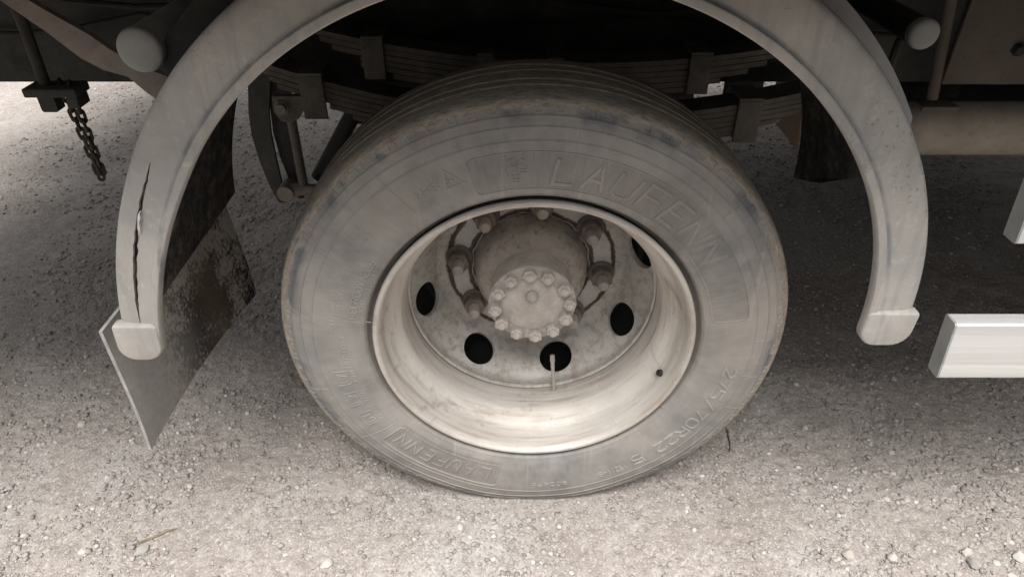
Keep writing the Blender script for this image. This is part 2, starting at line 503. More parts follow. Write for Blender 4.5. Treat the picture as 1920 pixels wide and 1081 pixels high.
class G:
    """collects vertices and faces"""
    def __init__(self):
        self.v, self.f = [], []

    def addm(self, v, f):
        k = len(self.v)
        self.v += [tuple(p) for p in v]
        self.f += [tuple(i + k for i in q) for q in f]
        return self

    def box(self, a, b, bev=0.0):
        (x0, y0, z0), (x1, y1, z1) = a, b
        if bev <= 0:
            v = [(x, y, z) for x in (x0, x1) for y in (y0, y1) for z in (z0, z1)]
            return self.addm(v, [(0, 1, 3, 2), (4, 6, 7, 5), (0, 4, 5, 1), (2, 3, 7, 6), (0, 2, 6, 4), (1, 5, 7, 3)])
        bm = bmesh.new()
        bmesh.ops.create_cube(bm, size=1)
        for q in bm.verts:
            q.co = Vector(((x0 + x1) / 2 + q.co.x * (x1 - x0), (y0 + y1) / 2 + q.co.y * (y1 - y0), (z0 + z1) / 2 + q.co.z * (z1 - z0)))
        bmesh.ops.bevel(bm, geom=list(bm.edges), offset=bev, segments=2, affect='EDGES', profile=0.5)
        bm.verts.index_update()
        self.addm([q.co for q in bm.verts], [tuple(q.index for q in f.verts) for f in bm.faces])
        bm.free()
        return self

    def tube(self, pts, rad, seg=12, caps=True):
        pts = [Vector(p) for p in pts]
        if not isinstance(rad, (list, tuple)):
            rad = [rad] * len(pts)
        v, f = [], []
        up = None
        for i, p in enumerate(pts):
            d = (pts[min(i + 1, len(pts) - 1)] - pts[max(i - 1, 0)]).normalized()
            if up is None:
                up = d.orthogonal().normalized()
            s = (up - d * up.dot(d)).normalized()
            up = s
            t = d.cross(s)
            for k in range(seg):
                a = 2 * math.pi * k / seg
                v.append(p + (s * math.cos(a) + t * math.sin(a)) * rad[i])
        n = len(pts)
        for i in range(n - 1):
            for k in range(seg):
                f.append((i * seg + k, i * seg + (k + 1) % seg, (i + 1) * seg + (k + 1) % seg, (i + 1) * seg + k))
        if caps:
            f.append(tuple(range(seg - 1, -1, -1)))
            f.append(tuple((n - 1) * seg + k for k in range(seg)))
        return self.addm(v, f)

    def revolve(self, prof, seg=128, closed=False, c=(0, 0, 0)):
        v, f = [], []
        n = len(prof)
        for i in range(seg):
            a = 2 * math.pi * i / seg
            for y, r in prof:
                v.append((c[0] + r * math.sin(a), c[1] + y, c[2] + r * math.cos(a)))
        for i in range(seg):
            j = (i + 1) % seg
            for k in range(n if closed else n - 1):
                m = (k + 1) % n
                f.append((i * n + k, i * n + m, j * n + m, j * n + k))
        return self.addm(v, f)

    def prism(self, ring, axis_pts):
        """ring: list of (dx,dz); axis_pts: list of (y, scale, cx, cz)"""
        v, f = [], []
        n = len(ring)
        for y, s, cx, cz in axis_pts:
            for dx, dz in ring:
                v.append((cx + dx * s, y, cz + dz * s))
        m = len(axis_pts)
        for i in range(m - 1):
            for k in range(n):
                f.append((i * n + k, i * n + (k + 1) % n, (i + 1) * n + (k + 1) % n, (i + 1) * n + k))
        f.append(tuple(range(n)))
        f.append(tuple((m - 1) * n + k for k in range(n - 1, -1, -1)))
        return self.addm(v, f)

    def mesh(self, name, smooth=True, angle=35):
        return mesh(name, self.v, self.f, smooth, angle)


# ------------------------------------------------------------------ ground
HC = 0.45          # axle height
DIPS = [(1.385, 0.80, 0.05, 0.012), (1.50, 0.775, 0.075, 0.022), (1.40, 0.92, 0.05, 0.012), (-1.25, 0.55, 0.08, 0.008)]


def gh(x, y):
    """height of the yard surface"""
    d = math.hypot(x, max(0.0, abs(y - 0.28) - 0.35))
    k = min(1.0, max(0.0, (d - 0.12) / 0.35))
    z = noise.noise((x * 2.3, y * 2.3, 0.3)) * 0.009 + noise.noise((x * 9, y * 9, 4.1)) * 0.0045
    z = z * k + noise.noise((x * 27, y * 27, 8.1)) * 0.0018 * max(k, 0.25)
    for a, b, s, dep in DIPS:
        z -= dep * math.exp(-((x - a) ** 2 + (y - b) ** 2) / (2 * (s * 0.5) ** 2))
    return z - 0.001


def axis_mix(segs, far):
    """segs: (lo, hi, step) runs laid end to end, then growing cells out to `far`"""
    core = []
    for lo, hi, st in segs:
        n = int(round((hi - lo) / st))
        core += [lo + (hi - lo) * k / n for k in range(n)]
    core.append(segs[-1][1])
    out, st, p = [], segs[0][2], 0.0
    while p < far:
        st *= 1.35
        p += st
        out.append(p)
    return [core[0] - p for p in reversed(out)] + core + [core[-1] + p for p in out]


gx = np.array(axis_mix([(-2.2, -1.45, 0.012), (-1.45, 1.5, 0.0045), (1.5, 2.2, 0.012)], 400))
gy = np.array(axis_mix([(-0.6, -0.27, 0.012), (-0.27, 0.95, 0.0045), (0.95, 2.9, 0.010)], 400))
nx, ny = len(gx), len(gy)
GZ = np.array([[gh(x, y) if abs(x) < 6 and -4 < y < 8 else 0.0 for x in gx] for y in gy])


def blur(a, n):
    for _ in range(n):
        a = (np.roll(a, 1, 0) + np.roll(a, -1, 0) + 2 * a) / 4
        a = (np.roll(a, 1, 1) + np.roll(a, -1, 1) + 2 * a) / 4
    return a / a.std()


grit = 0.0009 * rng.normal(size=GZ.shape).clip(-2, 2) + 0.0010 * blur(rng.normal(size=GZ.shape), 2) + 0.0006 * blur(rng.normal(size=GZ.shape), 9)
pits = blur(rng.normal(size=GZ.shape), 5)
grit -= 0.0035 * np.clip(pits - 1.6, 0, 2)
near = (np.abs(gx)[None, :] < 2.3) & (gy[:, None] > -0.7) & (gy[:, None] < 3.0)
under = np.clip((np.maximum(np.abs(gx)[None, :] - 0.16, np.abs(gy[:, None] - 0.105) - 0.10)) / 0.05, 0.0, 1.0)
GZ = GZ + np.where(near, grit, 0.0) * under * np.where(gy[:, None] > 0.95, 0.6, 1.0)
XX, YY = np.meshgrid(gx, gy)
co = np.stack([XX, YY, GZ], -1).reshape(-1, 3).astype(np.float32)
jj, ii = np.meshgrid(np.arange(ny - 1), np.arange(nx - 1), indexing='ij')
a0_ = (jj * nx + ii).ravel()
F4 = np.stack([a0_, a0_ + 1, a0_ + nx + 1, a0_ + nx], -1).astype(np.int32)
gm = bpy.data.meshes.new('ground')
gm.vertices.add(len(co))
gm.vertices.foreach_set('co', co.ravel())
gm.loops.add(F4.size)
gm.loops.foreach_set('vertex_index', F4.ravel())
gm.polygons.add(len(F4))
gm.polygons.foreach_set('loop_start', (np.arange(len(F4)) * 4).astype(np.int32))
gm.polygons.foreach_set('loop_total', np.full(len(F4), 4, np.int32))
gm.polygons.foreach_set('use_smooth', np.ones(len(F4), bool))
gm.update(calc_edges=True)
ground = add('ground', gm, 'ground')
tag(ground, 'pale compacted dirt and gravel yard', None, None, 'structure')


# wall added out of view behind the camera to cut low sky light
def shade_wall():
    w_ = empty('shade_wall', (0, -3.35, 0))
    tag(w_, 'unseen plain grey wall added opposite the truck to block low sky light', 'wall')
    g = G()
    o = add('shade_wall_face', G().box((-7.0, -0.1, -0.05), (7.0, 0.1, 2.0)).mesh('shade_wall_face', False), 'wall', w_)
    add('shade_wall_top', G().box((-7.02, -0.14, 2.001), (7.02, 0.14, 2.10), 0.01).mesh('shade_wall_top', False), 'wall', w_)


M['wall'] = mat_simple('shade_wall_grey', (0.17, 0.165, 0.158), (0.24, 0.232, 0.222), 3, 0.9)
shade_wall()

# ------------------------------------------------------------------ the truck
TRUCK = Vector((0.3, 1.1, 0.0))
truck = empty('truck', TRUCK)
tag(truck, 'dusty truck seen at its rear wheel under a grey plastic fender', 'truck')


def tpart(name, g, mt, parent=None, smooth=True, angle=35):
    """a part of the truck whose mesh is given in world coordinates"""
    if isinstance(g, G):
        g = g.mesh(name, smooth, angle)
    o = add(name, g, mt, parent or truck)
    if parent is None or parent is truck:
        o.location = -TRUCK
    return o


# ---- wheel meshes (local: axle along Y, front flange at y = 0)
def side_y(r):
    """outer sidewall surface, y for a radius"""
    xs = [0.309, 0.313, 0.325, 0.345, 0.370, 0.395, 0.415, 0.432, 0.444, 0.453, 0.464]
    ys = [0.003, -0.001, -0.0055, -0.009, -0.0105, -0.0095, -0.0065, -0.0025, 0.0025, 0.0075, 0.013]
    return float(np.interp(r, xs, ys))


RIBS = [(0.3125, 0.0012), (0.4065, 0.0010), (0.428, 0.0013), (0.443, 0.0011)]


def tyre_mesh():
    prof = [(0.024, 0.2965), (0.021, 0.302), (0.016, 0.3065), (0.006, 0.3088)]
    rs = set(np.linspace(0.3092, 0.463, 34).tolist())
    for r0, h in RIBS:
        for d in (-0.0016, -0.0008, 0.0008, 0.0016):
            rs.add(r0 + d)
    for r in sorted(rs):
        y = side_y(r)
        for r0, h in RIBS:
            d = abs(r - r0)
            y -= h * max(0.0, min(1.0, (0.0016 - d) / 0.0008))
        prof.append((y, r))
    prof += [(0.0158, 0.4655), (0.0200, 0.4676), (0.026, 0.4692), (0.034, 0.4703), (0.044, 0.4711)]
    for gy_, wd in ((0.056, 0.007), (0.084, 0.006), (0.126, 0.006), (0.154, 0.007)):
        prof += [(gy_ - wd / 2 - 0.001, 0.4715), (gy_ - wd / 2, 0.4695), (gy_ - wd / 2 + 0.001, 0.462), (gy_ + wd / 2 - 0.001, 0.462), (gy_ + wd / 2, 0.4695), (gy_ + wd / 2 + 0.001, 0.4715)]
        if gy_ == 0.084:
            prof += [(0.105, 0.4722)]
    prof += [(0.180, 0.4703), (0.188, 0.4692), (0.1935, 0.4668)]
    for r in np.linspace(0.463, 0.3092, 14):
        prof.append((0.21 - side_y(r), r))
    prof += [(0.204, 0.3088), (0.194, 0.3065), (0.189, 0.302), (0.186, 0.2965)]
    g = G().revolve(prof, 288)
    out = []
    for x, y, z in g.v:
        out.append(squash(x, y, z))
    g.v = out
    return g.mesh('tyre', True, 50)


def squash(x, y, z):
    if z < -0.30:
        k = min(1.0, (-0.30 - z) / 0.14) * max(0.0, 1 - (x / 0.24) ** 2)
        y = y + (0.007 * k if y > 0.105 else -0.007 * k) * math.sin(min(1.0, k) * math.pi * 0.8)
        if z < -HC + 0.001:
            z = -HC + 0.001 + (z + HC - 0.001) * 0.08
    return (x, y, z)


me_tyre = tyre_mesh()
RIM = [(0.012, 0.2975), (0.005, 0.2992), (-0.0005, 0.2985), (-0.0035, 0.2955), (-0.003, 0.2915), (0.001, 0.2885), (0.008, 0.2862), (0.018, 0.2845),
       (0.032, 0.2820), (0.046, 0.2785), (0.057, 0.273), (0.066, 0.2655), (0.075, 0.258), (0.085, 0.2535), (0.098, 0.2512), (0.125, 0.2500), (0.140, 0.2502),
       (0.148, 0.2525), (0.156, 0.2585), (0.175, 0.262), (0.190, 0.274), (0.203, 0.284), (0.2105, 0.292), (0.2135, 0.2955), (0.2105, 0.2985), (0.205, 0.2992), (0.198, 0.2975),
       (0.190, 0.2895), (0.176, 0.282), (0.160, 0.269), (0.145, 0.261), (0.10, 0.260), (0.082, 0.266), (0.066, 0.279), (0.050, 0.287), (0.02, 0.2905)]
me_rim = G().revolve(RIM, 224, True).mesh('rim', True, 60)


def disc_mesh():
    g = G()
    A0, A1 = (0.186, 0.2570), (0.266, 0.206)
    NH, hr = 8, 0.0385
    ph0 = R(30.0)
    L = math.hypot(A1[0] - A0[0], A1[1] - A0[1])
    rm = (A0[1] + A1[1]) / 2
    nrm = (-(A0[1] - A1[1]) / L * 1.0, -(A1[0] - A0[0]) / L)     # towards the camera and the axle

    def P(a, t, dep=0.0):
        y = A0[0] + (A1[0] - A0[0]) * t / L
        r = A0[1] + (A1[1] - A0[1]) * t / L
        y -= nrm[0] * dep
        r -= nrm[1] * dep
        return (r * math.sin(a), y, r * math.cos(a))
    K = 40
    for s in range(NH):
        ac = ph0 + 2 * math.pi * s / NH
        half = math.pi / NH
        border, circ = [], []
        per = K // 4
        corners = [(-1, -1), (1, -1), (1, 1), (-1, 1)]
        for c in range(4):
            for k in range(per):
                u = corners[c][0] + (corners[(c + 1) % 4][0] - corners[c][0]) * k / per
                vv = corners[c][1] + (corners[(c + 1) % 4][1] - corners[c][1]) * k / per
                border.append((u * half, (vv + 1) / 2 * L))
                an = math.atan2(vv, u)
                circ.append((math.cos(an) * hr / rm, L / 2 + math.sin(an) * hr))
        rings = [border]
        for q in (0.34, 0.67, 0.94):
            rings.append([(b[0] + (c[0] - b[0]) * q, b[1] + (c[1] - b[1]) * q) for b, c in zip(border, circ)])
        rings.append(circ)
        v, f = [], []
        n = len(border)
        for rg in rings:
            v += [P(ac + a, t) for a, t in rg]
        v += [P(ac + a * 0.97, L / 2 + (t - L / 2) * 0.97, 0.0015) for a, t in circ]
        v += [P(ac + a * 0.97, L / 2 + (t - L / 2) * 0.97, 0.012) for a, t in circ]
        nr = len(rings) + 2
        for i in range(nr - 1):
            for k in range(n):
                f.append((i * n + k, i * n + (k + 1) % n, (i + 1) * n + (k + 1) % n, (i + 1) * n + k))
        g.addm(v, f)
    ns = NH * 10
    def ring_strip(prof):
        v, f = [], []
        for i in range(ns):
            a = ph0 - math.pi / NH + 2 * math.pi * i / ns
            for y, r in prof:
                v.append((r * math.sin(a), y, r * math.cos(a)))
        n = len(prof)
        for i in range(ns):
            j = (i + 1) % ns
            for k in range(n - 1):
                f.append((i * n + k, i * n + k + 1, j * n + k + 1, j * n + k))
        g.addm(v, f)
    ring_strip([(0.1485, 0.2515), (0.1505, 0.2475), (0.155, 0.2470), (0.158, 0.2510), (0.168, 0.2555), (0.178, 0.2575), A0])
    ring_strip([A1, (0.2695, 0.2005), (0.2715, 0.195), (0.2725, 0.188), (0.2725, 0.180), (0.2705, 0.1785), (0.2700, 0.150), (0.2700, 0.132), (0.2725, 0.130), (0.2740, 0.105)])
    return g.mesh('disc', True, 50)


me_disc = disc_mesh()


def hexring(r, n=6, ph=0.0):
    return [(r * math.cos(ph + 2 * math.pi * k / n), r * math.sin(ph + 2 * math.pi * k / n)) for k in range(n)]


# lettering: a small stroke alphabet on a 4 x 6 grid
FONT = {
    'A': [[(0, 0), (2, 6), (4, 0)], [(0.8, 2.2), (3.2, 2.2)]],
    'B': [[(0, 0), (0, 6), (3, 6), (4, 5), (4, 4), (3, 3.2), (0, 3.2)], [(3, 3.2), (4, 2.2), (4, 1), (3, 0), (0, 0)]],
    'D': [[(0, 0), (0, 6), (2.6, 6), (4, 4.6), (4, 1.4), (2.6, 0), (0, 0)]],
    'E': [[(4, 0), (0, 0), (0, 6), (4, 6)], [(0, 3.1), (3.2, 3.1)]],
    'F': [[(0, 0), (0, 6), (4, 6)], [(0, 3.1), (3.2, 3.1)]],
    'G': [[(4, 5), (3, 6), (1, 6), (0, 5), (0, 1), (1, 0), (3, 0), (4, 1), (4, 3), (2.4, 3)]],
    'I': [[(2, 0), (2, 6)]],
    'J': [[(4, 6), (4, 1), (3, 0), (1, 0), (0, 1)]],
    'L': [[(0, 6), (0, 0), (4, 0)]],
    'M': [[(0, 0), (0, 6), (2, 2.4), (4, 6), (4, 0)]],
    'N': [[(0, 0), (0, 6), (4, 0), (4, 6)]],
    'O': [[(1, 0), (0, 1), (0, 5), (1, 6), (3, 6), (4, 5), (4, 1), (3, 0), (1, 0)]],
    'P': [[(0, 0), (0, 6), (3, 6), (4, 5), (4, 4), (3, 3), (0, 3)]],
    'R': [[(0, 0), (0, 6), (3, 6), (4, 5), (4, 4), (3, 3), (0, 3)], [(2, 3), (4, 0)]],
    'S': [[(4, 5), (3, 6), (1, 6), (0, 5), (0, 4), (1, 3.2), (3, 2.8), (4, 2), (4, 1), (3, 0), (1, 0), (0, 1)]],
    'T': [[(2, 0), (2, 6)], [(0, 6), (4, 6)]],
    'U': [[(0, 6), (0, 1), (1, 0), (3, 0), (4, 1), (4, 6)]],
    'V': [[(0, 6), (2, 0), (4, 6)]],
    'W': [[(0, 6), (1, 0), (2, 4), (3, 0), (4, 6)]],
    'X': [[(0, 0), (4, 6)], [(0, 6), (4, 0)]],
    'Z': [[(0, 6), (4, 6), (0, 0), (4, 0)]],
    '0': [[(1, 0), (0, 1), (0, 5), (1, 6), (3, 6), (4, 5), (4, 1), (3, 0), (1, 0)]],
    '1': [[(1, 5), (2, 6), (2, 0)]],
    '2': [[(0, 5), (1, 6), (3, 6), (4, 5), (4, 4), (0, 0), (4, 0)]],
    '3': [[(0, 5), (1, 6), (3, 6), (4, 5), (4, 4), (2.6, 3.1), (4, 2), (4, 1), (3, 0), (1, 0), (0, 1)]],
    '4': [[(3, 0), (3, 6), (0, 2), (4, 2)]],
    '5': [[(4, 6), (0, 6), (0, 3.4), (3, 3.4), (4, 2.4), (4, 1), (3, 0), (0, 0)]],
    '6': [[(4, 5), (3, 6), (1, 6), (0, 5), (0, 1), (1, 0), (3, 0), (4, 1), (4, 2.4), (3, 3.4), (0, 3.4)]],
    '7': [[(0, 6), (4, 6), (1.4, 0)]],
    '8': [[(1, 3.2), (0, 4), (0, 5), (1, 6), (3, 6), (4, 5), (4, 4), (3, 3.2), (1, 3.2), (0, 2.2), (0, 1), (1, 0), (3, 0), (4, 1), (4, 2.2), (3, 3.2)]],
    '9': [[(0, 1), (1, 0), (3, 0), (4, 1), (4, 5), (3, 6), (1, 6), (0, 5), (0, 3.6), (1, 2.6), (4, 2.6)]],
    '/': [[(0.4, -0.6), (3.6, 6.6)]],
    '+': [[(0.6, 3), (3.4, 3)], [(2, 1.6), (2, 4.4)]],
    '.': [[(1.8, 0.1), (2.2, 0.1)]],
    'k': [[(0, 0), (0, 6)], [(3.4, 4), (0.2, 2), (3.6, 0)]],
    'a': [[(3.4, 4), (1, 4), (0, 3), (0, 1), (1, 0), (3.4, 0.4)], [(3.6, 4.2), (3.6, 0)]],
}
strokes_n = [0]


def ribbon(g, pts, wd, h, closed=False, step=0.004):
    """raised rib along points (phi in radians, r); wd = width, h = height over the sidewall"""
    # resample
    P = [(a * 0.36, r) for a, r in pts]
    if closed:
        P = P + [P[0]]
    out = [P[0]]
    for p, q in zip(P, P[1:]):
        d = math.hypot(q[0] - p[0], q[1] - p[1])
        n = max(1, int(d / step))
        for k in range(1, n + 1):
            out.append((p[0] + (q[0] - p[0]) * k / n, p[1] + (q[1] - p[1]) * k / n))
    P = out
    n = len(P)
    strokes_n[0] += 1
    hh = h + 0.00006 * (strokes_n[0] % 4)
    v, f = [], []
    for i in range(n):
        if closed:
            a, b = P[(i - 1) % (n - 1)], P[(i + 1) % (n - 1)]
        else:
            a, b = P[max(i - 1, 0)], P[min(i + 1, n - 1)]
        d1 = (P[i][0] - a[0], P[i][1] - a[1])
        d2 = (b[0] - P[i][0], b[1] - P[i][1])
        l1, l2 = math.hypot(*d1) or 1, math.hypot(*d2) or 1
        if math.hypot(*d1) == 0:
            d1, l1 = d2, l2
        if math.hypot(*d2) == 0:
            d2, l2 = d1, l1
        t = (d1[0] / l1 + d2[0] / l2, d1[1] / l1 + d2[1] / l2)
        lt = math.hypot(*t) or 1
        nx_, ny_ = -t[1] / lt, t[0] / lt
        cosn = max(0.45, lt / 2)
        for off, hgt in ((-0.5, -0.0006), (-0.30, hh), (0.30, hh), (0.5, -0.0006)):
            s = P[i][0] + nx_ * off * wd / cosn
            r = P[i][1] + ny_ * off * wd / cosn
            ph = s / 0.36
            v.append(squash(r * math.sin(ph), side_y(r) - hgt, r * math.cos(ph)))
    for i in range(n - 1):
        for k in range(3):
            f.append((i * 4 + k, (i + 1) * 4 + k, (i + 1) * 4 + k + 1, i * 4 + k + 1))
    if not closed:
        f.append((0, 1, 2, 3))
        f.append(((n - 1) * 4 + 3, (n - 1) * 4 + 2, (n - 1) * 4 + 1, (n - 1) * 4))
    g.addm(v, f)


def word(g, text, ph0, ph1, r0, r1, wd, h, slant=0.0, gap=0.32):
    """text clockwise from ph0 to ph1 (degrees), tops outward"""
    n = len(text)
    cell = (ph1 - ph0) / n
    cw = cell * (1 - gap)
    for i, ch in enumerate(text):
        if ch not in FONT:
            continue
        for st in FONT[ch]:
            g_pts = []
            for x, y in st:
                ph = ph0 + i * cell + cell * gap / 2 + cw * (x + slant * y) / 4.0
                g_pts.append((R(ph), r0 + (r1 - r0) * y / 6.0))
            ribbon(g, g_pts, wd, h)


def frame(g, ph0, ph1, r0, r1, rad, wd, h):
    pts = []
    da = rad / 0.36
    a0, a1 = R(ph0), R(ph1)
    for (ca, cr, s) in ((a0 + da, r0 + rad, 180), (a0 + da, r1 - rad, 90), (a1 - da, r1 - rad, 0), (a1 - da, r0 + rad, -90)):
        for k in range(5):
            t = R(s + 90 - k * 22.5) if True else 0
            pts.append((ca + da * math.cos(t), cr + rad * math.sin(t)))
    ribbon(g, pts, wd, h, True)


def lettering(parent):
    def put(name, fn, mt='letter'):
        g = G()
        fn(g)
        return add(name, g.mesh(name, True, 25), mt, parent)
    def brand(g):
        word(g, 'LAUFENN', 2.5, 58, 0.336, 0.380, 0.0085, 0.0016, 0.13, 0.30)
    put('brand_lettering', brand, 'letter')
    put('panel_border', lambda g: frame(g, -17, 80, 0.3255, 0.3905, 0.012, 0.0022, 0.0012))
    def emblem(g):
        for st in ([(-6.6, .336), (-6.6, .352), (-4.6, .352), (-4.6, .336)], [(-6.6, .3405), (-4.6, .3405)], [(-6.6, .3455), (-4.6, .3455)],
                   [(-7.6, .352), (-8.0, .362), (-7.0, .370), (-5.6, .368), (-4.2, .371), (-2.8, .366), (-2.6, .358)], [(-5.6, .368), (-5.6, .352)],
                   [(-4.4, .362), (-2.8, .361)], [(-4.4, .357), (-2.8, .356)], [(-7.2, .373), (-7.0, .379), (-6.0, .381)], [(-5.0, .374), (-4.0, .380), (-3.0, .376)]):
            ribbon(g, [(R(a), r) for a, r in st], 0.0018, 0.0011)
    put('emblem', emblem)
    def ms(g):
        word(g, 'M+S', 328.2, 335.0, 0.361, 0.374, 0.0026, 0.0013, 0, 0.2)
    put('season_lettering', ms)
    def snow(g):
        tri = [(336.2, .357), (341.2, .357), (337.6, .388)]
        ribbon(g, [(R(a), r) for a, r in tri], 0.0024, 0.0013, True)
        ca, cr = 338.4, 0.3665
        for k in range(3):
            t = R(60 * k + 15)
            da, dr = math.cos(t) * 0.0085 / 0.36, math.sin(t) * 0.0085
            ribbon(g, [(R(ca) - da, cr - dr), (R(ca) + da, cr + dr)], 0.0018, 0.0012)
    put('snowflake_symbol', snow)
    put('regroovable_lettering', lambda g: word(g, 'REGROOVABLE', 281.2, 305.0, 0.329, 0.3415, 0.0026, 0.0015, 0, 0.26))
    put('radial_lettering', lambda g: word(g, 'RADIAL TUBELESS', 282.0, 305.6, 0.3155, 0.3245, 0.0019, 0.0012, 0, 0.28))
    def worn(g):                                        # a worn line of type nobody can read any more
        rr = random.Random(4)
        for r0, a0, a1 in ((0.371, 271, 296), (0.361, 281, 300), (0.366, 300, 312), (0.352, 262, 277)):
            a = a0
            while a < a1:
                L = rr.choice((0.004, 0.007, 0.009))
                ribbon(g, [(R(a), r0 - L / 2), (R(a + rr.uniform(-0.2, 0.5)), r0 + L / 2)], 0.0018, 0.0009)
                if rr.random() < 0.5:
                    ribbon(g, [(R(a), r0 + L / 2), (R(a + 0.8), r0 + L / 2)], 0.0016, 0.0008)
                a += rr.uniform(0.8, 1.5)
    put('worn_lettering', worn)
    def boxes(g):
        for a, t in ((258.3, 'F/'), (249.6, 'EX'), (241.0, 'GT')):
            frame(g, a - 2.6, a + 2.6, 0.3585, 0.3875, 0.002, 0.002, 0.0013)
            word(g, t, a - 2.1, a + 2.1, 0.364, 0.381, 0.0022, 0.0011, 0, 0.35)
            for k in range(5):
                b = a - 2.2 + k * 1.1
                ribbon(g, [(R(b), .347), (R(b + 0.25), .354)], 0.0016, 0.0009)
            ribbon(g, [(R(a - 2.6), .3555), (R(a + 2.6), .3555)], 0.0014, 0.0008)
    put('boxed_symbols', boxes)
    def panel2(g):
        frame(g, 191, 231.5, 0.336, 0.395, 0.010, 0.0022, 0.0013)
        word(g, 'LAUFENN', 193.5, 229, 0.348, 0.380, 0.0050, 0.0014, 0.12, 0.34)
    put('panel_lettering', panel2)
    put('size_lettering', lambda g: word(g, '275/70R22.5', 97, 146, 0.366, 0.390, 0.0052, 0.0016, 0.05, 0.26))
    put('load_lettering', lambda g: word(g, '152/148M', 148, 159, 0.377, 0.390, 0.0026, 0.0013, 0, 0.26))
    put('pressure_lettering', lambda g: word(g, '900kPa', 168, 180, 0.379, 0.389, 0.0020, 0.0012, 0, 0.3))
    def flash(g):
        for a, r0, r1, da in ((8.6, .397, .449, 0), (325.3, .347, .441, -2), (278.5, .395, .441, 2), (279.5, .302, .353, 1), (166.2, .303, .379, 0), (144, .303, .371, 1), (122, .303, .358, 0.5),
                              (88, .405, .452, 0.5), (143, .42, .45, 0), (204, .40, .45, 0), (234, .335, .43, 1), (188.5, .335, .425, -0.5), (48, .41, .45, 0.5), (62, .41, .452, -0.5), (300, .40, .45, 1),
                              (352, .31, .325, 0), (8, .31, .325, 0), (31, .31, .325, 0.6), (57, .31, .325, 0.6), (100, .40, .455, 1), (112, .41, .452, 0.4), (218, .41, .452, 0), (255, .41, .45, 0)):
            ribbon(g, [(R(a), r0), (R(a + da / 2), (r0 + r1) / 2), (R(a + da), r1)], 0.0016, 0.0010)
    put('mould_flash', flash)['kind'] = 'stuff'
    def notch(g):
        rr = random.Random(9)
        for k in range(84):
            a = k * 360 / 84 + rr.uniform(-0.3, 0.3)
            ribbon(g, [(R(a - 0.75), 0.4560), (R(a - 0.75), 0.4475), (R(a + 0.75), 0.4475), (R(a + 0.75), 0.4560)], 0.0022, 0.0014)
        word(g, 'TWI', 8.6, 11.6, 0.4475, 0.4555, 0.0018, 0.0016)
    put('shoulder_notches', notch)['kind'] = 'stuff'


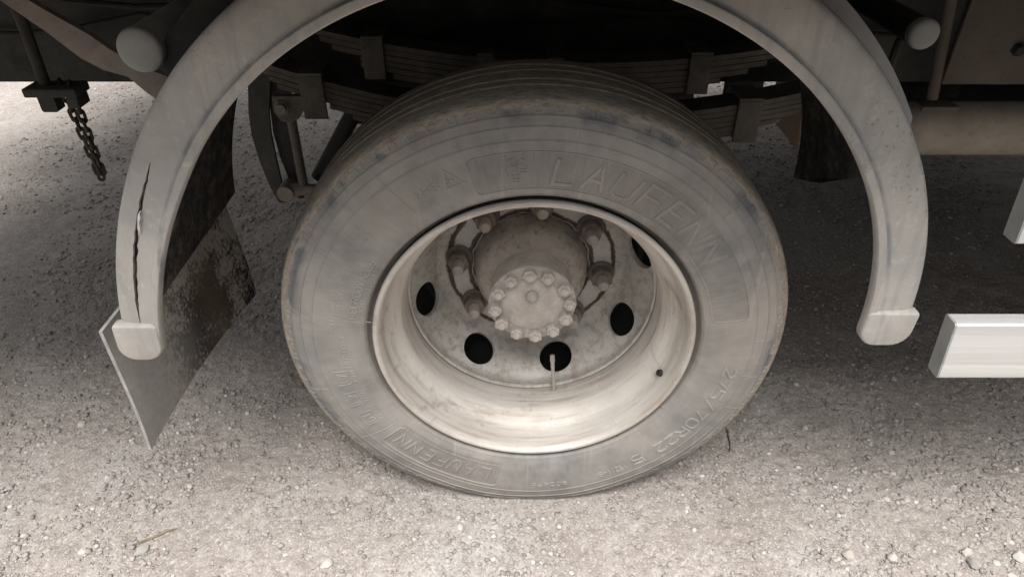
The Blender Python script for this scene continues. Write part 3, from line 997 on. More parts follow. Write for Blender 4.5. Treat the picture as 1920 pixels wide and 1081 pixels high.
def build_wheel():
    wh = empty('wheel', Vector((0, 0, HC)) - TRUCK, truck)
    tag(wh, 'wheel with dusty grey sidewall and deep silver dish')
    add('tyre', me_tyre, 'rubber', wh)
    add('rim', me_rim, 'rim', wh)
    add('disc', me_disc, 'disc', wh)
    # hub
    back = [(0.272, 0.124), (0.262, 0.1215), (0.246, 0.1195), (0.228, 0.1165), (0.214, 0.110), (0.205, 0.101), (0.200, 0.093), (0.197, 0.0875), (0.193, 0.0835)]
    add('hub_casting', G().revolve(back, 96).mesh('hub_casting', True, 40), 'hub_back', wh)
    fr = [(0.1945, 0.0845), (0.190, 0.0832), (0.160, 0.0828), (0.152, 0.0832), (0.1505, 0.0862), (0.148, 0.0882), (0.1395, 0.0882), (0.1370, 0.0862), (0.1365, 0.0640), (0.1350, 0.0632), (0.1350, 0.0622), (0.1340, 0.0612),
          (0.1332, 0.0600), (0.1326, 0.045), (0.1322, 0.025), (0.132, 0.0005)]
    g = G().revolve(fr, 96)
    v2 = []
    for x, y, z in g.v:
        n1 = noise.noise((x * 60, z * 60, y * 60)) * 0.0012 + noise.noise((x * 160, z * 160, 3 + y * 90)) * 0.0005
        v2.append((x + n1 * 0.4, y + n1, z + n1 * 0.4))
    g.v = v2
    g.v = [(x, y - 0.012 if y < 0.17 else y, z) for x, y, z in g.v]
    add('axle_flange', g.mesh('axle_flange', True, 50), 'hub', wh)
    # lump of dried mud and centre boss on the flange
    bm = bmesh.new()
    bmesh.ops.create_icosphere(bm, subdivisions=3, radius=1)
    for q in bm.verts:
        c = q.co.copy()
        k = 1 + 0.18 * noise.noise(c * 2.2) + 0.08 * noise.noise(c * 6)
        q.co = Vector((c.x * 0.013 * k - 0.001, 0.1195 - max(0, -c.y) * 0.013 * k, c.z * 0.0125 * k + 0.024))
    me = bpy.data.meshes.new('centre_boss')
    bm.to_mesh(me)
    bm.free()
    me.polygons.foreach_set('use_smooth', [True] * len(me.polygons))
    add('centre_boss', me, 'hub', wh)
    # flange bolts, thick with dust
    rr = random.Random(3)
    vars_ = []
    for i in range(4):
        g = G()
        p6 = rr.uniform(0, 1)
        sc = rr.uniform(1.2, 1.4)
        g.prism(hexring(0.0138, 16), [(0.0, 1.0, 0, 0), (-0.003, 1.0, 0, 0)])
        g.prism(hexring(0.0108 * sc, 6, p6), [(-0.0028, 1, 0, 0), (-0.013, 1, 0, 0), (-0.0148, 0.82, 0, 0)])
        g.prism(hexring(0.0062 * sc, 12), [(-0.0145, 1, 0, 0), (-0.0195, 1, 0, 0), (-0.0208, 0.75, 0, 0)])
        bm = bmesh.new()
        m0 = g.mesh('hub_bolt', True, 30)
        bm.from_mesh(m0)
        bmesh.ops.subdivide_edges(bm, edges=list(bm.edges), cuts=1, use_grid_fill=True)
        for q in bm.verts:
            nn = noise.noise(q.co * 190 + Vector((i * 9, 0, 0))) * 0.0011
            q.co += Vector((nn, noise.noise(q.co * 150 + Vector((0, i * 7, 4))) * 0.001, -nn))
        bm.to_mesh(m0)
        bm.free()
        vars_.append(m0)
    for k in range(12):
        a = R(24 + 30 * k + rr.uniform(-2.5, 2.5))
        o = add('hub_bolt', vars_[k % 4], 'hub', wh, (0.0752 * math.sin(a), 0.1252, 0.0752 * math.cos(a)))
        o.rotation_euler = (0, rr.uniform(0, 1.0), 0)
    # lug nuts on their studs
    gn = G()
    gn.prism(hexring(0.0295, 24), [(0.0, 1.0, 0, 0), (-0.005, 1.0, 0, 0), (-0.010, 0.86, 0, 0)])
    gn.prism(hexring(0.0245, 6), [(-0.009, 1, 0, 0), (-0.029, 1, 0, 0), (-0.032, 0.86, 0, 0)])
    gs = G()
    prof = []
    gs.prism(hexring(0.0125, 16), [(-0.030, 1.0, 0, 0)] + [(-0.032 - 0.0018 * i, 1.0 if i % 2 == 0 else 0.93, 0, 0) for i in range(12)] + [(-0.055, 0.98, 0, 0), (-0.057, 0.82, 0, 0)])
    mn, ms_ = gn.mesh('lug_nut', True, 30), gs.mesh('stud', True, 30)
    for k in range(8):
        a = R(7.5 + 45 * k)
        L = (0.156 * math.sin(a), 0.2705, 0.156 * math.cos(a))
        o = add('lug_nut', mn, 'nut', wh, L)
        o.rotation_euler = (0, rr.uniform(0, 1.0), 0)
        add('stud', ms_, 'stud', wh, L)
    # valve
    gv_ = G().tube([(0.053, 0.135, -0.2475), (0.052, 0.1365, -0.236), (0.0505, 0.140, -0.215), (0.0488, 0.1445, -0.192), (0.0478, 0.148, -0.170)], [0.0075, 0.0048, 0.0042, 0.0042, 0.0046], 12)
    gv_.tube([(0.0478, 0.148, -0.172), (0.0470, 0.1505, -0.158)], [0.0056, 0.0052], 10)
    add('valve_stem', gv_.mesh('valve_stem', True, 40), 'stud', wh)
    # black stub for the darkness in an open hole of the outer well
    c = Vector((0.2535, 0.041, -0.1075))
    nrm = Vector((-c.x, -0.05, -c.z)).normalized()
    g = G().tube([c + nrm * -0.004, c + nrm * 0.0028], [0.0075, 0.0062], 14)
    add('rim_hole_dark', g.mesh('rim_hole_dark', True, 40), 'black', wh)
    lettering(wh)
    return wh


wheel = build_wheel()


def plain_wheel(loc, rot, label):
    w_ = empty('wheel', Vector(loc) - TRUCK, truck)
    w_.rotation_euler = (0, 0, rot)
    tag(w_, label)
    for nm, me in (('tyre', me_tyre), ('rim', me_rim), ('disc', me_disc)):
        add(nm, me, None, w_)
    return w_


plain_wheel((0, 2.20, HC), math.pi, 'wheel on the far side of the truck')

g = G().revolve([(0.285, 0.10), (0.285, 0.235), (0.30, 0.25), (0.33,0.25), (0.335,0.243), (0.36,0.243), (0.365,0.25), (0.39,0.25), (0.395,0.243), (0.42,0.243), (0.425,0.25), (0.50, 0.25), (0.52, 0.10)], 64, False, (0, 0, HC))
tpart('brake_drum', g, 'black')
tpart('dark_hole_backing', G().revolve([(0.315, 0.24), (0.315, 0.385), (0.322, 0.385), (0.322, 0.24)], 64, True, (0, 0, HC)), 'black')  # black plate added behind the hand holes to keep them dark
g = G().revolve([(0.52, 0.0), (0.52, 0.075), (0.85, 0.08), (0.95, 0.16), (1.1, 0.19), (1.25, 0.16), (1.35, 0.08), (1.68, 0.075), (1.68, 0.0)], 40, False, (0, 0, HC))
tpart('axle', g, 'chassis')


# ---- fender
FC = (-0.021, 0.557)


def fender_meshes(far=False):
    sec = [(0.5545, -0.1020), (0.5528, -0.1060), (0.5526, -0.1150), (0.5532, -0.1195), (0.5550, -0.1218), (0.5600, -0.1224), (0.5655, -0.1218), (0.5672, -0.1200), (0.5680, -0.1178), (0.5720, -0.1172),
           (0.5972, -0.1158), (0.5978, -0.1158), (0.6100, -0.1145), (0.6215, -0.1128), (0.6262, -0.1108), (0.6296, -0.1070), (0.6314, -0.1015), (0.6320, -0.092), (0.6325, -0.04), (0.6325, 0.06), (0.6325, 0.18), (0.6325, 0.30), (0.6325, 0.428), (0.6310, 0.434)]
    inn = [(0.6278, 0.434), (0.6275, 0.428), (0.6275, 0.30), (0.6275, 0.18), (0.6275, 0.06), (0.6275, -0.04), (0.6270, -0.092), (0.6262, -0.0995), (0.6240, -0.1045), (0.6190, -0.1085), (0.5978, -0.1108), (0.5972, -0.1108),
           (0.5850, -0.1115), (0.5720, -0.1122), (0.5660, -0.1140), (0.5610, -0.1160), (0.5580, -0.1100)]
    loop = sec + inn
    k0, k1 = 10, 11
    i0, i1 = len(sec) + 10, len(sec) + 11
    n = len(loop)
    a0, a1 = -91.5, 88.0
    N = 240
    v, f = [], []
    cr0, cr1 = -88.0, -58.5                    # the split in the left leg
    for i in range(N + 1):
        a = a0 + (a1 - a0) * i / N
        dr = 0.0
        if a < -60:
            dr = 0.027 * ((-60 - a) / 31.0) ** 1.6
        if a > 60:
            dr = -0.010 * ((a - 60) / 28.0) ** 1.6
        cw = 0.0
        if not far and cr0 < a < cr1:
            t = (a - cr0) / (cr1 - cr0)
            cw = 0.0027 * (math.sin(math.pi * t) ** 0.7) * (0.75 + 0.35 * noise.noise((a * 0.7, 0, 0))) * (1.0 if t > 0.18 else t / 0.18)
            drift = (0.5 - t) * -0.012 + 0.002 * noise.noise((a * 0.9, 3, 0))
        else:
            drift = 0.0
        nar = 0.012 * ((-58 - a) / 33.0) ** 1.3 if a < -58 else 0.0
        for k, (r, y) in enumerate(loop):
            rr = r + dr + nar * max(0.0, min(1.0, (0.630 - r) / 0.075))
            if k in (k0, i1):
                rr += drift - cw
            elif k in (k1, i0):
                rr += drift + cw
            aa = a
            if a > 0 and y > -0.05:            # the roof of the arch stops short on this side
                aa = a * (1.0 - 0.27 * max(0.0, 1.0 - (y + 0.05) / 0.44))
            yy = y + (0.0035 * min(1.0, cw / 0.0015) if k in (k0, i1) and cw > 0 else 0.0)
            v.append((FC[0] + rr * math.sin(R(aa)), yy, FC[1] + rr * math.cos(R(aa))))
    for i in range(N):
        a = a0 + (a1 - a0) * (i + 0.5) / N
        for k in range(n):
            if not far and cr0 < a < cr1 and k in (k0, i0):
                continue
            m = (k + 1) % n
            f.append((i * n + k, i * n + m, (i + 1) * n + m, (i + 1) * n + k))
    f.append(tuple(range(n)))
    f.append(tuple(N * n + k for k in range(n - 1, -1, -1)))
    g = G().addm(v, f)
    return g


fg = fender_meshes()
fme = fg.mesh('fender', True, 32)
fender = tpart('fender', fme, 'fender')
fender['label'] = 'grey plastic wheel arch fender with a long split in one leg'


def rounded(cx, cz, hw, hh, rb, rt, skew=0.0, n=7):
    pts = []
    for (sx, sz, r, s) in ((1, -1, rb, -90), (1, 1, rt, 0), (-1, 1, rt, 90), (-1, -1, rb, 180)):
        for k in range(n):
            t = R(s + 90 * k / (n - 1))
            x = sx * (hw - r) + r * math.cos(t)
            z = sz * (hh - r) + r * math.sin(t)
            pts.append((x + skew * z, z))
    return pts


# thick moulded end of each leg
for (cx, cz, hw, hh, rb, rt, sk) in ((-0.6485, 0.5560, 0.0365, 0.036, 0.029, 0.006, 0.08), (0.5618, 0.5850, 0.0412, 0.033, 0.029, 0.006, 0.04)):
    ring = rounded(cx, cz, hw, hh, rb, rt, sk)
    g = G().prism(ring, [(-0.1248, 0.90, cx, cz), (-0.1243, 0.95, cx, cz), (-0.1222, 0.985, cx, cz), (-0.119, 1.0, cx, cz), (-0.107, 1.0, cx, cz), (-0.105, 0.98, cx, cz)])
    e = tpart('fender_end', g, 'fender', fender, True, 50)
g = G()
fv = []
for a_, w_, o_ in ((-70.2, 0.0004, 0.002), (-69.4, 0.0016, 0.0022), (-68.4, 0.0012, 0.0035), (-67.6, 0.0019, 0.0028), (-66.9, 0.0010, 0.0040), (-66.4, 0.0003, 0.0035)):
    for dr_, yy_ in ((o_, -0.1172), (o_ + w_, -0.1192), (o_ + 2 * w_, -0.1176), (o_ + w_, -0.1150)):
        fv.append((FC[0] + (0.5975 + dr_) * math.sin(R(a_)), yy_, FC[1] + (0.5975 + dr_) * math.cos(R(a_))))
g.addm(fv, [(i * 4 + k, i * 4 + (k + 1) % 4, i * 4 + 4 + (k + 1) % 4, i * 4 + 4 + k) for i in range(5) for k in range(4)] + [(3, 2, 1, 0), (20, 21, 22, 23)])
tpart('torn_flake', g, mat_simple('white_torn_plastic', (0.75, 0.75, 0.74), (0.8, 0.8, 0.79)), fender, False)

# far side fender, the same moulding turned round
fo = add('fender', fme, None, truck)
fo.location = Vector((0, 2.20, 0)) - TRUCK
fo.rotation_euler = (0, 0, math.pi)
fo['label'] = 'fender on the far side of the truck'


def curved_plate(r0, r1, y0, y1, a0, a1, n=40):
    v, f = [], []
    for i in range(n + 1):
        a = R(a0 + (a1 - a0) * i / n)
        k = 1.0
        e = min(i, n - i)
        q = r1 if e > 2 else r0 + (r1 - r0) * (0.45 + 0.2 * e)
        for r, y in ((r0, y0), (q, y0), (q, y1), (r0, y1)):
            v.append((FC[0] + r * math.sin(a), y, FC[1] + r * math.cos(a)))
    for i in range(n):
        for k in range(4):
            f.append((i * 4 + k, i * 4 + (k + 1) % 4, (i + 1) * 4 + (k + 1) % 4, (i + 1) * 4 + k))
    f += [(0, 1, 2, 3), (n * 4 + 3, n * 4 + 2, n * 4 + 1, n * 4)]
    return G().addm(v, f)


tpart('fender_strap', curved_plate(0.634, 0.656, -0.035, -0.028, 33, 60), 'foot', None, True, 40)
tpart('fender_strap', curved_plate(0.634, 0.668, -0.035, -0.028, -50, -28), 'chassis', None, True, 40)

# fender carrier tubes with push-on caps
for (x, z, r, yend) in ((-0.538, 1.004, 0.0285, -0.050), (0.532, 1.011, 0.0195, 0.0)):
    g = G().tube([(x, yend + 0.004, z), (x, 0.70, z)], r, 32)
    t = tpart('carrier_tube', g, 'foot' if x < 0 else 'chassis', None, True, 40)
    rv = [(yend + 0.012, r + 0.0008), (yend + 0.002, r + 0.0016), (yend - 0.002, r + 0.0008), (yend - 0.004, r - 0.003), (yend - 0.0048, r * 0.6), (yend - 0.005, 0.0005)]
    tpart('end_cap', G().revolve(rv, 40, False, (x, 0, z)), 'cap', t, True, 60)
    s = 1 if x > 0 else -1
    g = G()
    g.tube([(x - s * 0.004, 0.05, z - r - 0.001), (x - s * 0.006, 0.05, z - 0.06), (x + s * 0.004, 0.048, z - 0.085)], 0.006, 8)
    tpart('clamp_hook', g, 'chassis', t, True, 40)

# mud flap hung behind the left leg of the fender
nu, nv_ = 24, 14
c00, c10 = Vector((-0.727, -0.100, 0.276)), Vector((-0.672, 0.385, 0.288))
c01, c11 = Vector((-0.712, -0.100, 0.562)), Vector((-0.682, 0.385, 0.560))
v, f = [], []
for side in (0, 1):
    for j in range(nv_ + 1):
        for i in range(nu + 1):
            a, b = i / nu, j / nv_
            p = c00.lerp(c10, a).lerp(c01.lerp(c11, a), b)
            bow = -0.014 * math.sin(math.pi * a) * (1 - 0.4 * b) + 0.006 * math.sin(3.0 * b + 1.0)
            v.append((p.x + bow - 0.0060 * side, p.y, p.z))
n1 = (nu + 1) * (nv_ + 1)
for j in range(nv_):
    for i in range(nu):
        a = j * (nu + 1) + i
        f.append((a, a + 1, a + nu + 2, a + nu + 1))
        f.append((n1 + a, n1 + a + nu + 1, n1 + a + nu + 2, n1 + a + 1))
fl = tpart('mud_flap', G().addm(v, f), 'flap', None, True, 40)
v2, f2 = [], []
edge = [j * (nu + 1) for j in range(nv_ + 1)]
ring = [i for i in range(nu, 0, -1)] + edge + [nv_ * (nu + 1) + i for i in range(1, nu + 1)] + [j * (nu + 1) + nu for j in range(nv_ - 1, -1, -1)]
for k in ring:
    v2.append(v[k])
    v2.append(v[n1 + k])
m = len(ring)
for k in range(m):
    q = (k + 1) % m
    f2.append((2 * k, 2 * q, 2 * q + 1, 2 * k + 1))
tpart('cut_edge', G().addm(v2, f2), 'flap_edge', fl, True, 40)

# the same kind of flap hanging by the far wheels
g = G().box((0.930, 1.23, 0.30), (0.940, 1.52, 0.66))
tpart('mud_flap', g, 'redflap').__setitem__('label', 'reddish mud flap far under the truck')

# ---- frame, spring, stays
RY = 0.70


def channel(y0, s):
    g = G()
    z0, z1 = 0.706, 0.985
    g.box((-2.6, min(y0, y0 + s * 0.008), z0), (4.2, max(y0, y0 + s * 0.008), z1))
    for za, zb in ((z0, z0 + 0.008), (z1 - 0.008, z1)):
        g.box((-2.6, min(y0 + s * 0.0082, y0 + s * 0.075), za), (4.2, max(y0 + s * 0.0082, y0 + s * 0.075), zb))
    return g


rail1 = tpart('frame_rail', channel(RY, 1), 'chassis', None, False)
rail2 = tpart('frame_rail', channel(1.50, -1), 'chassis', None, False)
for x in (-1.5, -0.3, 0.45, 1.6, 3.0):
    tpart('cross_member', G().box((x, 0.709, 0.745), (x + 0.07, 1.491, 0.955)), 'chassis', None, False)
for xa, xb in ((-0.47, 0.435), (0.515, 0.612)):  # made-up black plates that close the bright gaps below the rail
    tpart('gap_blocker', G().box((xa, 0.775, 0.565), (xb, 0.80, 0.7055), 0.003), 'black')
plate = tpart('side_plate', G().box((1.015, 0.686, 0.7035), (1.9, 0.6985, 0.975), 0.003), 'chassis_brown')
for (x, z) in ((1.165, 0.789), (1.13, 0.93), (1.30, 0.80), (1.30, 0.92)):
    g = G().prism(hexring(0.013, 6, 0.3), [(0.687, 1.25, x, z), (0.683, 1.25, x, z), (0.6828, 1, x, z), (0.672, 1, x, z), (0.670, 0.85, x, z)])
    tpart('bolt', g, 'chassis', plate, True, 30)
g = G().tube([(0.935, 0.655, 0.985), (0.955, 0.655, 0.86), (0.985, 0.655, 0.68)], 0.013, 12)
g.box((0.955, 0.63, 0.655), (1.045, 0.68, 0.668), 0.002)
tpart('hanger_rod', g, 'chassis_brown')
g = G().tube([(0.60, 0.25, 1.02), (0.80, 0.30, 1.015), (1.05, 0.38, 1.03), (1.4, 0.5, 1.06)], 0.0075, 10)
tpart('air_hose', g, 'chassis')
for k_, (zz, yy) in enumerate(((0.90, 0.672), (0.93, 0.676), (0.84, 0.680))):
    hp = [(-1.5 + 0.15 * i_, yy, zz + 0.02 * math.sin(i_ * 0.9 + k_ * 2) - 0.012 * math.sin(i_ * 2.3 + k_)) for i_ in range(17)]
    tpart('air_hose', G().tube(hp, 0.0075 - 0.001 * k_, 8), 'black', None, True, 40)
g = G().revolve([(-0.10, 0.0), (-0.098, 0.03), (-0.085, 0.055), (-0.06, 0.066), (1.5, 0.066), (1.52, 0.03), (1.525, 0.0)], 48)
g.v = [(1.02 + y, 0.665 + x, 0.600 + z) for x, y, z in g.v]
tpart('air_tank', g, 'tank', None, True, 50)
tpart('dark_gap_filler', G().box((0.92, 0.80, 0.47), (1.9, 1.25, 0.7055), 0.006), 'black')  # made-up black block, darkens the bright strip behind the air tank
g = G().revolve([(0.0, 0.0), (0.0, 0.05), (0.012, 0.068), (0.13, 0.068), (0.145, 0.05), (0.145, 0.0)], 40)
g.v = [(1.01 + y, 0.86 + x, 0.660 + z) for x, y, z in g.v]
tpart('brake_chamber', g, 'chassis', None, True, 50)


def zmain(x):
    return 0.662 + 0.235 * x * x - 0.062 * x


def zhelp(x):
    return 0.790 + 0.20 * x * x - 0.055 * x


def leaf(fn, dz, th, x0, x1, y0, y1, n=24):
    v, f = [], []
    for i in range(n + 1):
        x = x0 + (x1 - x0) * i / n
        z = fn(x) - dz
        v += [(x, y0, z - th), (x, y1, z - th), (x, y1, z), (x, y0, z)]
    for i in range(n):
        for k in range(4):
            f.append((i * 4 + k, i * 4 + (k + 1) % 4, (i + 1) * 4 + (k + 1) % 4, (i + 1) * 4 + k))
    f += [(0, 1, 2, 3), (n * 4 + 3, n * 4 + 2, n * 4 + 1, n * 4)]
    return G().addm(v, f)


for fn, y0, leaves, clamps, nm in (
        (zmain, 0.590, [(-0.66, 0.74), (-0.64, 0.70), (-0.60, 0.655), (-0.585, 0.64), (-0.47, 0.60), (-0.42, 0.53), (-0.36, 0.44)], [(-0.503, 0.058), (0.522, 0.060)], 'leaf_spring'),
        (zhelp, 0.592, [(-0.50, 0.60), (-0.47, 0.565), (-0.445, 0.54), (-0.385, 0.50), (-0.385, 0.44), (-0.315, 0.36)], [(-0.352, 0.052), (0.390, 0.052), (0.06, 0.04), (-0.10, 0.04)], 'leaf_spring')):
    sp = empty(nm, (0, 0, 0), truck)
    sp.location = -TRUCK
    for i, (xa, xb) in enumerate(leaves):
        o = add('leaf', leaf(fn, i * 0.0132, 0.0116, xa, xb, y0 + 0.0006 * (i % 2), y0 + 0.08).mesh('leaf', False), 'spring', sp)
    for cx, cw in clamps:
        z1 = fn(cx) + 0.006
        g = G().box((cx - cw / 2, y0 - 0.009, fn(cx) - 0.0132 * len(leaves) - 0.004), (cx + cw / 2 - 0.003, y0 - 0.001, z1), 0.002)
        g.box((cx - cw / 2, y0 - 0.009, z1 + 0.0005), (cx + cw / 2 - 0.003, y0 + 0.085, z1 + 0.007))
        add('clamp', g.mesh('clamp', False), 'spring', sp)

# spring hanger: a long tapered strap either side of the eye
v, f = [], []
prof = [(-0.628, 0.80, 0.030), (-0.632, 0.73, 0.030), (-0.648, 0.66, 0.028), (-0.654, 0.60, 0.027), (-0.652, 0.53, 0.024), (-0.646, 0.46, 0.018), (-0.640, 0.415, 0.010)]
g = G()
for dx, yy in ((0.0, 0.615), (0.045, 0.640)):
    v, f = [], []
    for x, z, h in prof:
        for a, b in ((-h, 0), (h * 0.75, 0), (h * 0.75, 0.010), (-h, 0.010)):
            v.append((x + dx + a, yy + b, z))
    for i in range(len(prof) - 1):
        for k in range(4):
            f.append((i * 4 + k, i * 4 + (k + 1) % 4, (i + 1) * 4 + (k + 1) % 4, (i + 1) * 4 + k))
    f += [(0, 1, 2, 3), ((len(prof) - 1) * 4 + 3, (len(prof) - 1) * 4 + 2, (len(prof) - 1) * 4 + 1, (len(prof) - 1) * 4)]
    g.addm(v, f)
tpart('spring_hanger', g, 'chassis', None, True, 40)
g = G().prism([(-0.030, 0.03), (-0.032, -0.008), (-0.018, -0.030), (0.006, -0.034), (0.026, -0.022), (0.048, 0.012), (0.050, 0.03)], [(0.580, 1, -0.570, 0.682), (0.600, 1, -0.570, 0.682)])
eb = tpart('eye_bracket', g, 'spring', None, True, 40)
g = G().prism(hexring(0.0135, 6), [(0.581, 1.3, -0.580, 0.686), (0.576, 1.3, -0.580, 0.686), (0.5755, 1, -0.580, 0.686), (0.563, 1, -0.580, 0.686)])
tpart('bolt', g, 'rust', eb, True, 30)
g = G().tube([(-0.570, 0.598, 0.665), (-0.571, 0.600, 0.56), (-0.573, 0.602, 0.470)], 0.0115, 14)
tpart('stabiliser_link', g, 'spring', None, True, 40)
g = G().tube([(-0.612, 0.600, 0.460), (-0.59, 0.600, 0.462), (-0.54, 0.602, 0.462), (-0.46, 0.604, 0.455)], [0.019, 0.017, 0.012, 0.012], 14)
g.tube([(-0.615, 0.575, 0.460), (-0.615, 0.625, 0.460)], 0.021, 16)
tpart('stabiliser_bar', g, 'rust', None, True, 40)
g = G().tube([(-0.425, 0.66, 0.655), (-0.47, 0.655, 0.585), (-0.545, 0.65, 0.47)], 0.021, 14)
tpart('shock_absorber', g, 'black', None, True, 40)
g = G().box((-0.575, 0.596, 0.30), (-0.545, 0.606, 0.452), 0.002)
tpart('lower_bracket', g, 'rust')

# rusty stay running up from the fender, and the drop rod with its foot plate
v, f = [], []
stay = [(-0.98, 0.16, 1.16, 0.012), (-0.80, 0.105, 1.042, 0.0125), (-0.745, 0.10, 1.002, 0.016), (-0.700, 0.098, 0.966, 0.022), (-0.672, 0.096, 0.946, 0.019), (-0.640, 0.095, 0.932, 0.014), (-0.615, 0.095, 0.912, 0.020), (-0.585, 0.096, 0.892, 0.026), (-0.555, 0.10, 0.860, 0.026)]
for x, y, z, h in stay:
    for a, b in ((-1, 0), (1, 0), (1, 0.012), (-1, 0.012)):
        v.append((x + a * h * 0.55, y + b, z + a * h * 0.83))
for i in range(len(stay) - 1):
    for k in range(4):
        f.append((i * 4 + k, i * 4 + (k + 1) % 4, (i + 1) * 4 + (k + 1) % 4, (i + 1) * 4 + k))
f += [(0, 1, 2, 3), ((len(stay) - 1) * 4 + 3, (len(stay) - 1) * 4 + 2, (len(stay) - 1) * 4 + 1, (len(stay) - 1) * 4)]
tpart('fender_stay', G().addm(v, f), 'rust', None, True, 60)
g = G().tube([(-1.058, 0.50, 1.19), (-1.056, 0.50, 0.90), (-1.060, 0.50, 0.768)], 0.012, 12)
dr = tpart('drop_rod', g, 'chassis', None, True, 40)
g = G().box((-1.098, 0.47, 0.748), (-0.982, 0.53, 0.768), 0.004)
g.prism(rounded(0, 0, 0.018, 0.018, 0.005, 0.005), [(0.485, 1, -1.062, 0.729), (0.515, 1, -1.062, 0.729)])
g.box((-1.012, 0.476, 0.722), (-0.988, 0.524, 0.7475), 0.003)
tpart('foot_plate', g, 'chassis', dr, True, 40)

# load bed over everything (out of the picture, it shades the wheel)
g = G()
for i in range(16):
    y0 = -0.285 + i * 0.166
    g.box((-2.2, y0, 1.225), (4.2, y0 + 0.163, 1.262))
tpart('bed_floor', g, 'bed', None, False)
tpart('bed_side', G().box((-2.2, -0.320, 1.145), (4.2, -0.288, 1.75), 0.004), 'alu_dull')
tpart('bed_side', G().box((-2.2, 2.373, 1.20), (4.2, 2.405, 1.75), 0.004), 'alu_dull')
for x in (-1.4, -0.75, 0.75, 1.6, 2.6):
    tpart('bed_bearer', G().box((x, -0.16, 1.13), (x + 0.08, 2.36, 1.2245), 0.003), 'chassis')
for y in (0.72, 1.42):
    tpart('sub_frame', G().box((-2.15, y, 0.987), (4.2, y + 0.07, 1.1295)), 'chassis', None, False)

# added to shut out light: made-up locker and tank, plus front wheels and cab
lk = tpart('light_block_locker', G().box((0.78, 1.80, 0.36), (2.5, 2.33, 1.12), 0.01), 'chassis_brown')
for x in (0.80, 1.66):
    tpart('added_door', G().box((x, 2.331, 0.39), (x + 0.82, 2.345, 1.09), 0.004), 'chassis', lk)
    tpart('added_latch', G().box((x + 0.37, 2.346, 0.72), (x + 0.45, 2.36, 0.75), 0.004), 'alu_dull', lk)
ft = G().revolve([(0.0, 0.0), (0.0, 0.25), (0.02, 0.275), (0.9, 0.275), (0.92, 0.25), (0.92, 0.0)], 48)
ft.v = [(1.55 + y, 0.34 + x, 0.72 + z) for x, y, z in ft.v]
tpart('light_block_tank', ft, 'alu_dull', None, True, 50)
cab = tpart('cab', G().box((3.35, -0.12, 0.55), (5.2, 2.32, 2.7), 0.08), 'alu_dull')
for yy, rt in ((0.0, 0), (2.2, math.pi)):
    plain_wheel((4.2, yy, HC), rt, 'front wheel under the cab')

# ---- side guard rails
for (x0, z0, z1) in ((0.6575, 0.505, 0.617), (0.677, 0.762, 0.874)):
    yf = -0.150
    prof = [(yf, z0 + 0.001), (yf - 0.001, z0 + 0.004), (yf - 0.001, z0 + 0.026), (yf - 0.0006, z0 + 0.0275), (yf - 0.0006, z0 + 0.0285), (yf - 0.001, z0 + 0.031), (yf - 0.001, z1 - 0.024), (yf - 0.0006, z1 - 0.0225), (yf - 0.0006, z1 - 0.0215), (yf - 0.001, z1 - 0.019),
            (yf - 0.001, z1 - 0.003), (yf + 0.002, z1), (yf + 0.026, z1), (yf + 0.028, z1 - 0.002), (yf + 0.028, z0 + 0.002), (yf + 0.026, z0), (yf + 0.002, z0)]
    v, f = [], []
    n = len(prof)
    for x, top in ((x0, -0.010), (2.9, 0.0)):
        for y, z in prof:
            v.append((x + top * (z - z0) / (z1 - z0), y, z))
    for k in range(n):
        f.append((k, (k + 1) % n, n + (k + 1) % n, n + k))
    f.append(tuple(range(2 * n - 1, n - 1, -1)))
    rl = tpart('side_guard_rail', G().addm(v, f), 'alu', None, True, 40)
    cv = [(x + (-0.0035 if i < 2 * n else 0), y, z) for i, (x, y, z) in enumerate(v[:n])]
    cv2 = v[:n]
    g = G().addm(cv + [(p[0] - 0.0002, p[1], p[2]) for p in cv2], [(k, (k + 1) % n, n + (k + 1) % n, n + k) for k in range(n)] + [tuple(range(n))])
    tpart('end_plate', g, 'alu_dull', rl, True, 40)
for x in (1.05, 2.3):
    tpart('guard_post', G().box((x, -0.120, 0.50), (x + 0.05, -0.075, 1.224), 0.003), 'alu_dull')

# ------------------------------------------------------------------ hanging chain
chain = empty('hanging_chain', (-1.0, 0.50, 0.575))
tag(chain, 'dark steel chain hanging in two strands from the foot plate under the frame', 'chain')


def link_mesh():
    pts = []
    rw, hl = 0.0062, 0.0085
    for k in range(16):
        t = 2 * math.pi * k / 16
        pts.append((rw * math.cos(t), rw * math.sin(t) + (hl if math.sin(t) >= 0 else -hl)))
    seg = 7
    v, f = [], []
    n = len(pts)
    for i, (x, z) in enumerate(pts):
        ax, az = pts[(i + 1) % n]
        bx, bz = pts[i - 1]
        d = Vector((ax - bx, 0, az - bz)).normalized()
        s = Vector((0, 1, 0))
        t = d.cross(s)
        for k in range(seg):
            a = 2 * math.pi * k / seg
            p = Vector((x, 0, z)) + (s * math.cos(a) + t * math.sin(a)) * 0.0036
            v.append(p)
    for i in range(n):
        for k in range(seg):
            j = (i + 1) % n
            f.append((i * seg + k, i * seg + (k + 1) % seg, j * seg + (k + 1) % seg, j * seg + k))
    return mesh('link', v, f)


lm = link_mesh()
for (xt, xb, nl) in ((-1.020, -1.007, 10), (-0.992, -0.998, 10)):
    for i in range(nl):
        t = i / (nl - 1)
        o = add('link', lm, 'chain', chain, (xt + (xb - xt) * t + 0.99, 0.006 * (1 if xt < -1 else -1) * (1 - t), 0.188 - 0.0218 * i))
        o.rotation_euler = (0, random.uniform(-0.08, 0.08), (0.5 if i % 2 else 0.5 + math.pi / 2) + random.uniform(-0.25, 0.25))
o = add('link', lm, 'chain', chain, (-0.0125, 0.0, -0.022))
o.rotation_euler = (0, 0.2, 0.3)

